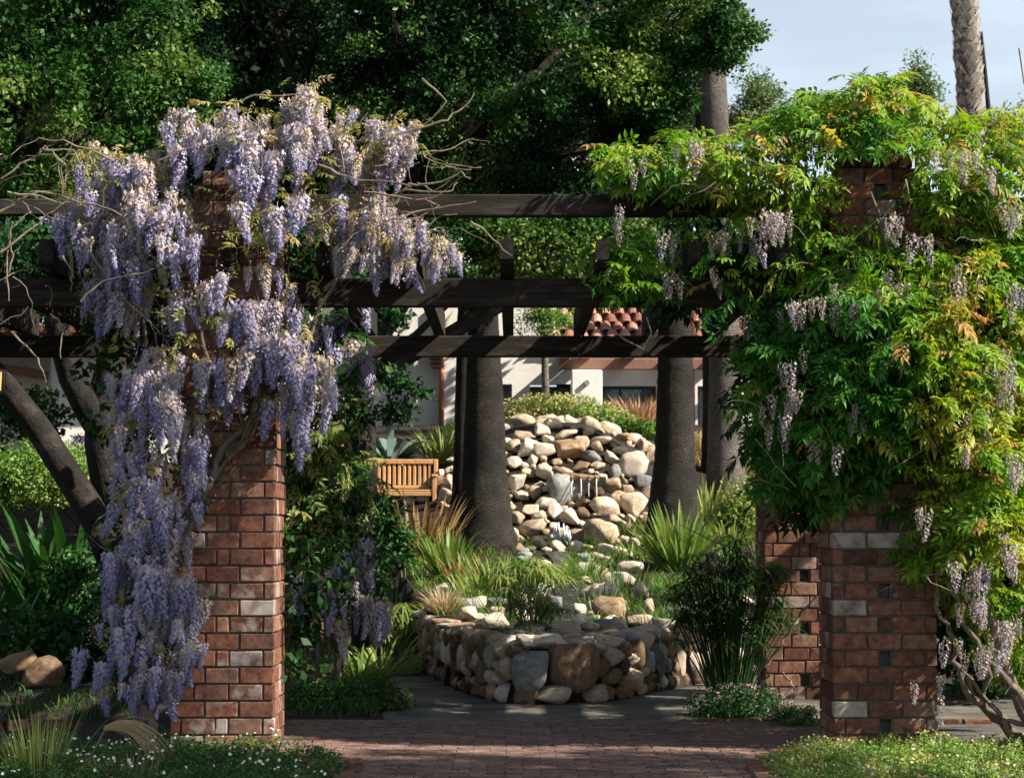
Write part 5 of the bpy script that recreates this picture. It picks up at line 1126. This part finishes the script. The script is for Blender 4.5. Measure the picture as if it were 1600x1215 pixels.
# ground cover beds with daisies, brick edged
def cover(name, label, poly, m, nleaf, hgt, nfl, fl=M_white, tone=(0, .8), size=.022, fsz=.0085):
    xs = [p[0] for p in poly]; ys_ = [p[1] for p in poly]; root = empty(name, (sum(xs)/len(xs), sum(ys_)/len(ys_), 0), label, 'ground cover')
    def rp(): 
        while True:
            x, y = random.uniform(min(xs), max(xs)), random.uniform(min(ys_), max(ys_))
            if inpoly(x, y, poly): return x, y
    def hh(x, y): return hgt*(.75+.5*noise.noise(Vector((x*3, y*3, 0))))*min(1, edgedist(x, y, poly)/.12+.25)
    cs = []; tn = []
    for _ in range(nleaf): x, y = rp(); z_ = hh(x, y); cs.append((x, y, z_*random.uniform(.35, 1))); tn.append(tone[0]+(tone[1]-tone[0])*(.5+.8*noise.noise(Vector((x*4, y*4, 5)))))
    leafclumps('foliage', cs, [.05]*len(cs), 22, size, tn, m, root, .8)
    T = []
    for _ in range(nfl):
        x, y = rp()
        if noise.noise(Vector((x*2.5, y*2.5, 2))) < -.15: continue
        T.append((x, y, hh(x, y)+.03))
    T = np.array(T); k = 7; tv = [(0, 0, 0)]+[(math.cos(2*math.pi*i/k), math.sin(2*math.pi*i/k), .25) for i in range(k)]; tf = [(0, i+1, (i+1) % k+1) for i in range(k)]
    Y = rdir(len(T)); up = rdir(len(T), 1.2); up[:, 1] -= .8; Mt = frames(np.cross(up, Y), up)*(fsz*rng.uniform(.7, 1.2, len(T)))[:, None, None]
    o = obj('flowers', inst('flowers', tv, tf, Mt, T, rng.random(len(T))), root, fl); o['kind'] = 'stuff'
    return root
cover('flower_bed', 'dark green ground cover dotted with white daisies at lower left', [(-4.5, 11.3), (-1.05, 11.3), (-.93, 12.3), (-.98, 12.8), (-1.25, 13.2), (-1.42, 13.45), (-2.2, 13.47), (-4.5, 13.47)], M_cover, 1700, .13, 420)
cover('flower_bed', 'sunlit fine leaved ground cover with cream flowers at lower right', [(1.42, 11.3), (5, 11.3), (5, 13.46), (1.95, 13.46), (1.62, 13.1), (1.45, 12.6)], M_hedge, 2000, .13, 520, M_straw, tone=(.0, .75))
# brick edging of the right beds
GE = 'brick edging of the beds'
def edging(pts_, label, h=.06, l=.2):
    root = empty('brick_edging', (pts_[0][0], pts_[0][1], 0), label, 'edging', GE)
    for i in range(len(pts_)-1):
        a, c_ = Vector(pts_[i]), Vector(pts_[i+1]); n_ = max(1, int((c_-a).length/(l+.01))); d = (c_-a).normalized()
        for k in range(n_):
            q = a+d*(k+.5)*(c_-a).length/n_; o = obj('brick', brick_me(.2, random.randrange(4)), root, world=False); o.location = Vector((q.x, q.y, h/2-.03))-Vector((root.location.x, root.location.y, 0)); o.rotation_euler = (0, random.gauss(0, .02), math.atan2(d.y, d.x)+random.gauss(0, .03)); o.scale = (1, .8, .8)
edging([(1.36, 11.2), (1.38, 12.5), (1.56, 13.2), (1.93, 13.55)], 'brick edging curving round the sunlit bed at lower right')
edging([(1.3, 15.35), (1.98, 15.35), (3.4, 15.35)], 'short red brick edging below the pink flowering shrubs')
edging([(-4.6, 14.9), (-3.0, 14.9)], 'pinkish brick kerb at the far lower left', .13)
edging([(-1.0, 11.2), (-.88, 12.3), (-.93, 12.85)], 'brick edging at the tip of the daisy bed')
# tan plume grass bottom left
p = P(140, 1215, 12.3); root = empty('plume_grass', (p.x, p.y, 0), 'tan feathery grass plume nodding in front of the daisies', 'grass'); b = MB()
st_ = [P(135, 1215, 12.3), P(142, 1180, 12.3), P(158, 1150, 12.3), P(165, 1138, 12.3)]; b.tube(st_, [.006, .005, .005, .004], 6); b.build('stem', M_twig, root)
V = []; Fc = []; T = []
for i in range(110):
    q0 = st_[3]+Vector((random.gauss(0, .006), random.gauss(0, .006), random.uniform(-.01, .02))); d = Vector((random.uniform(.7, 1.3), random.gauss(0, .25), random.uniform(.3, .95))).normalized(); L_ = random.uniform(.25, .46); o = len(V); pp = q0
    for k in range(9):
        w_ = .0016*(1-.6*k/8); V += [pp-Vector((0, 0, w_)), pp+Vector((0, 0, w_))]; T += [random.uniform(.2, 1)]*2
        if k: Fc.append((o+2*k-2, o+2*k-1, o+2*k+1, o+2*k))
        d = (d+Vector((.02, 0, -.24))).normalized(); pp = pp+d*L_/8
me = bpy.data.meshes.new('plume'); me.from_pydata([tuple(v) for v in V], [], Fc); at = me.attributes.new('tone', 'FLOAT', 'POINT'); at.data.foreach_set('value', T); obj('plume', me, root, M_straw)['kind'] = 'stuff'
pp = P(60, 1230, 12.1); pp.z = 0; root = empty('grass_clump', pp, 'yellow green wispy grass at the bottom left corner', 'grass'); blades(root, 'blades', pp, 160, .42, .28, .007, M_grass, (.5, 1.1), .3, rb=.14)
pp = P(200, 1235, 12.1); pp.z = 0; root = empty('grass_clump', pp, 'short straw coloured grass right of the plume stem', 'grass'); blades(root, 'blades', pp, 240, .17, .45, .005, M_straw, (.2, 1.), .5, rb=.2)
# fallen petals on the paving
n = 900; T = np.stack([rng.uniform(-1.2, 1.8, n), rng.uniform(11.9, 16.6, n), np.full(n, .028)], 1); T[T[:, 1] > 15.5, 2] = .012
Mt = frames(rdir(n)*np.array([1, 1, .1]), np.tile([0., 0, 1], (n, 1)))*rng.uniform(.006, .016, n)[:, None, None]
o = obj('fallen_petals', inst('fallen_petals', QV, QF, Mt, T, rng.uniform(-.3, .4, n)), None, M_flower); tag(o, 'scattered fallen petals on the brick paving', 'petals', kind='stuff')

n = 320; T = np.stack([rng.uniform(-1.4, 2.0, n), rng.uniform(11.9, 16.9, n), np.full(n, .03)], 1); T[T[:, 1] > 15.5, 2] = .014
Mt = frames(rdir(n)*np.array([1, 1, .1]), np.tile([0., 0, 1], (n, 1)))*rng.uniform(.015, .035, n)[:, None, None]
o = obj('fallen_leaves', inst('fallen_leaves', QV, QF, Mt, T, rng.uniform(0, 1, n)), None, M_flax); tag(o, 'dry brown fallen leaves lying on the paving and path', 'leaves', kind='stuff')
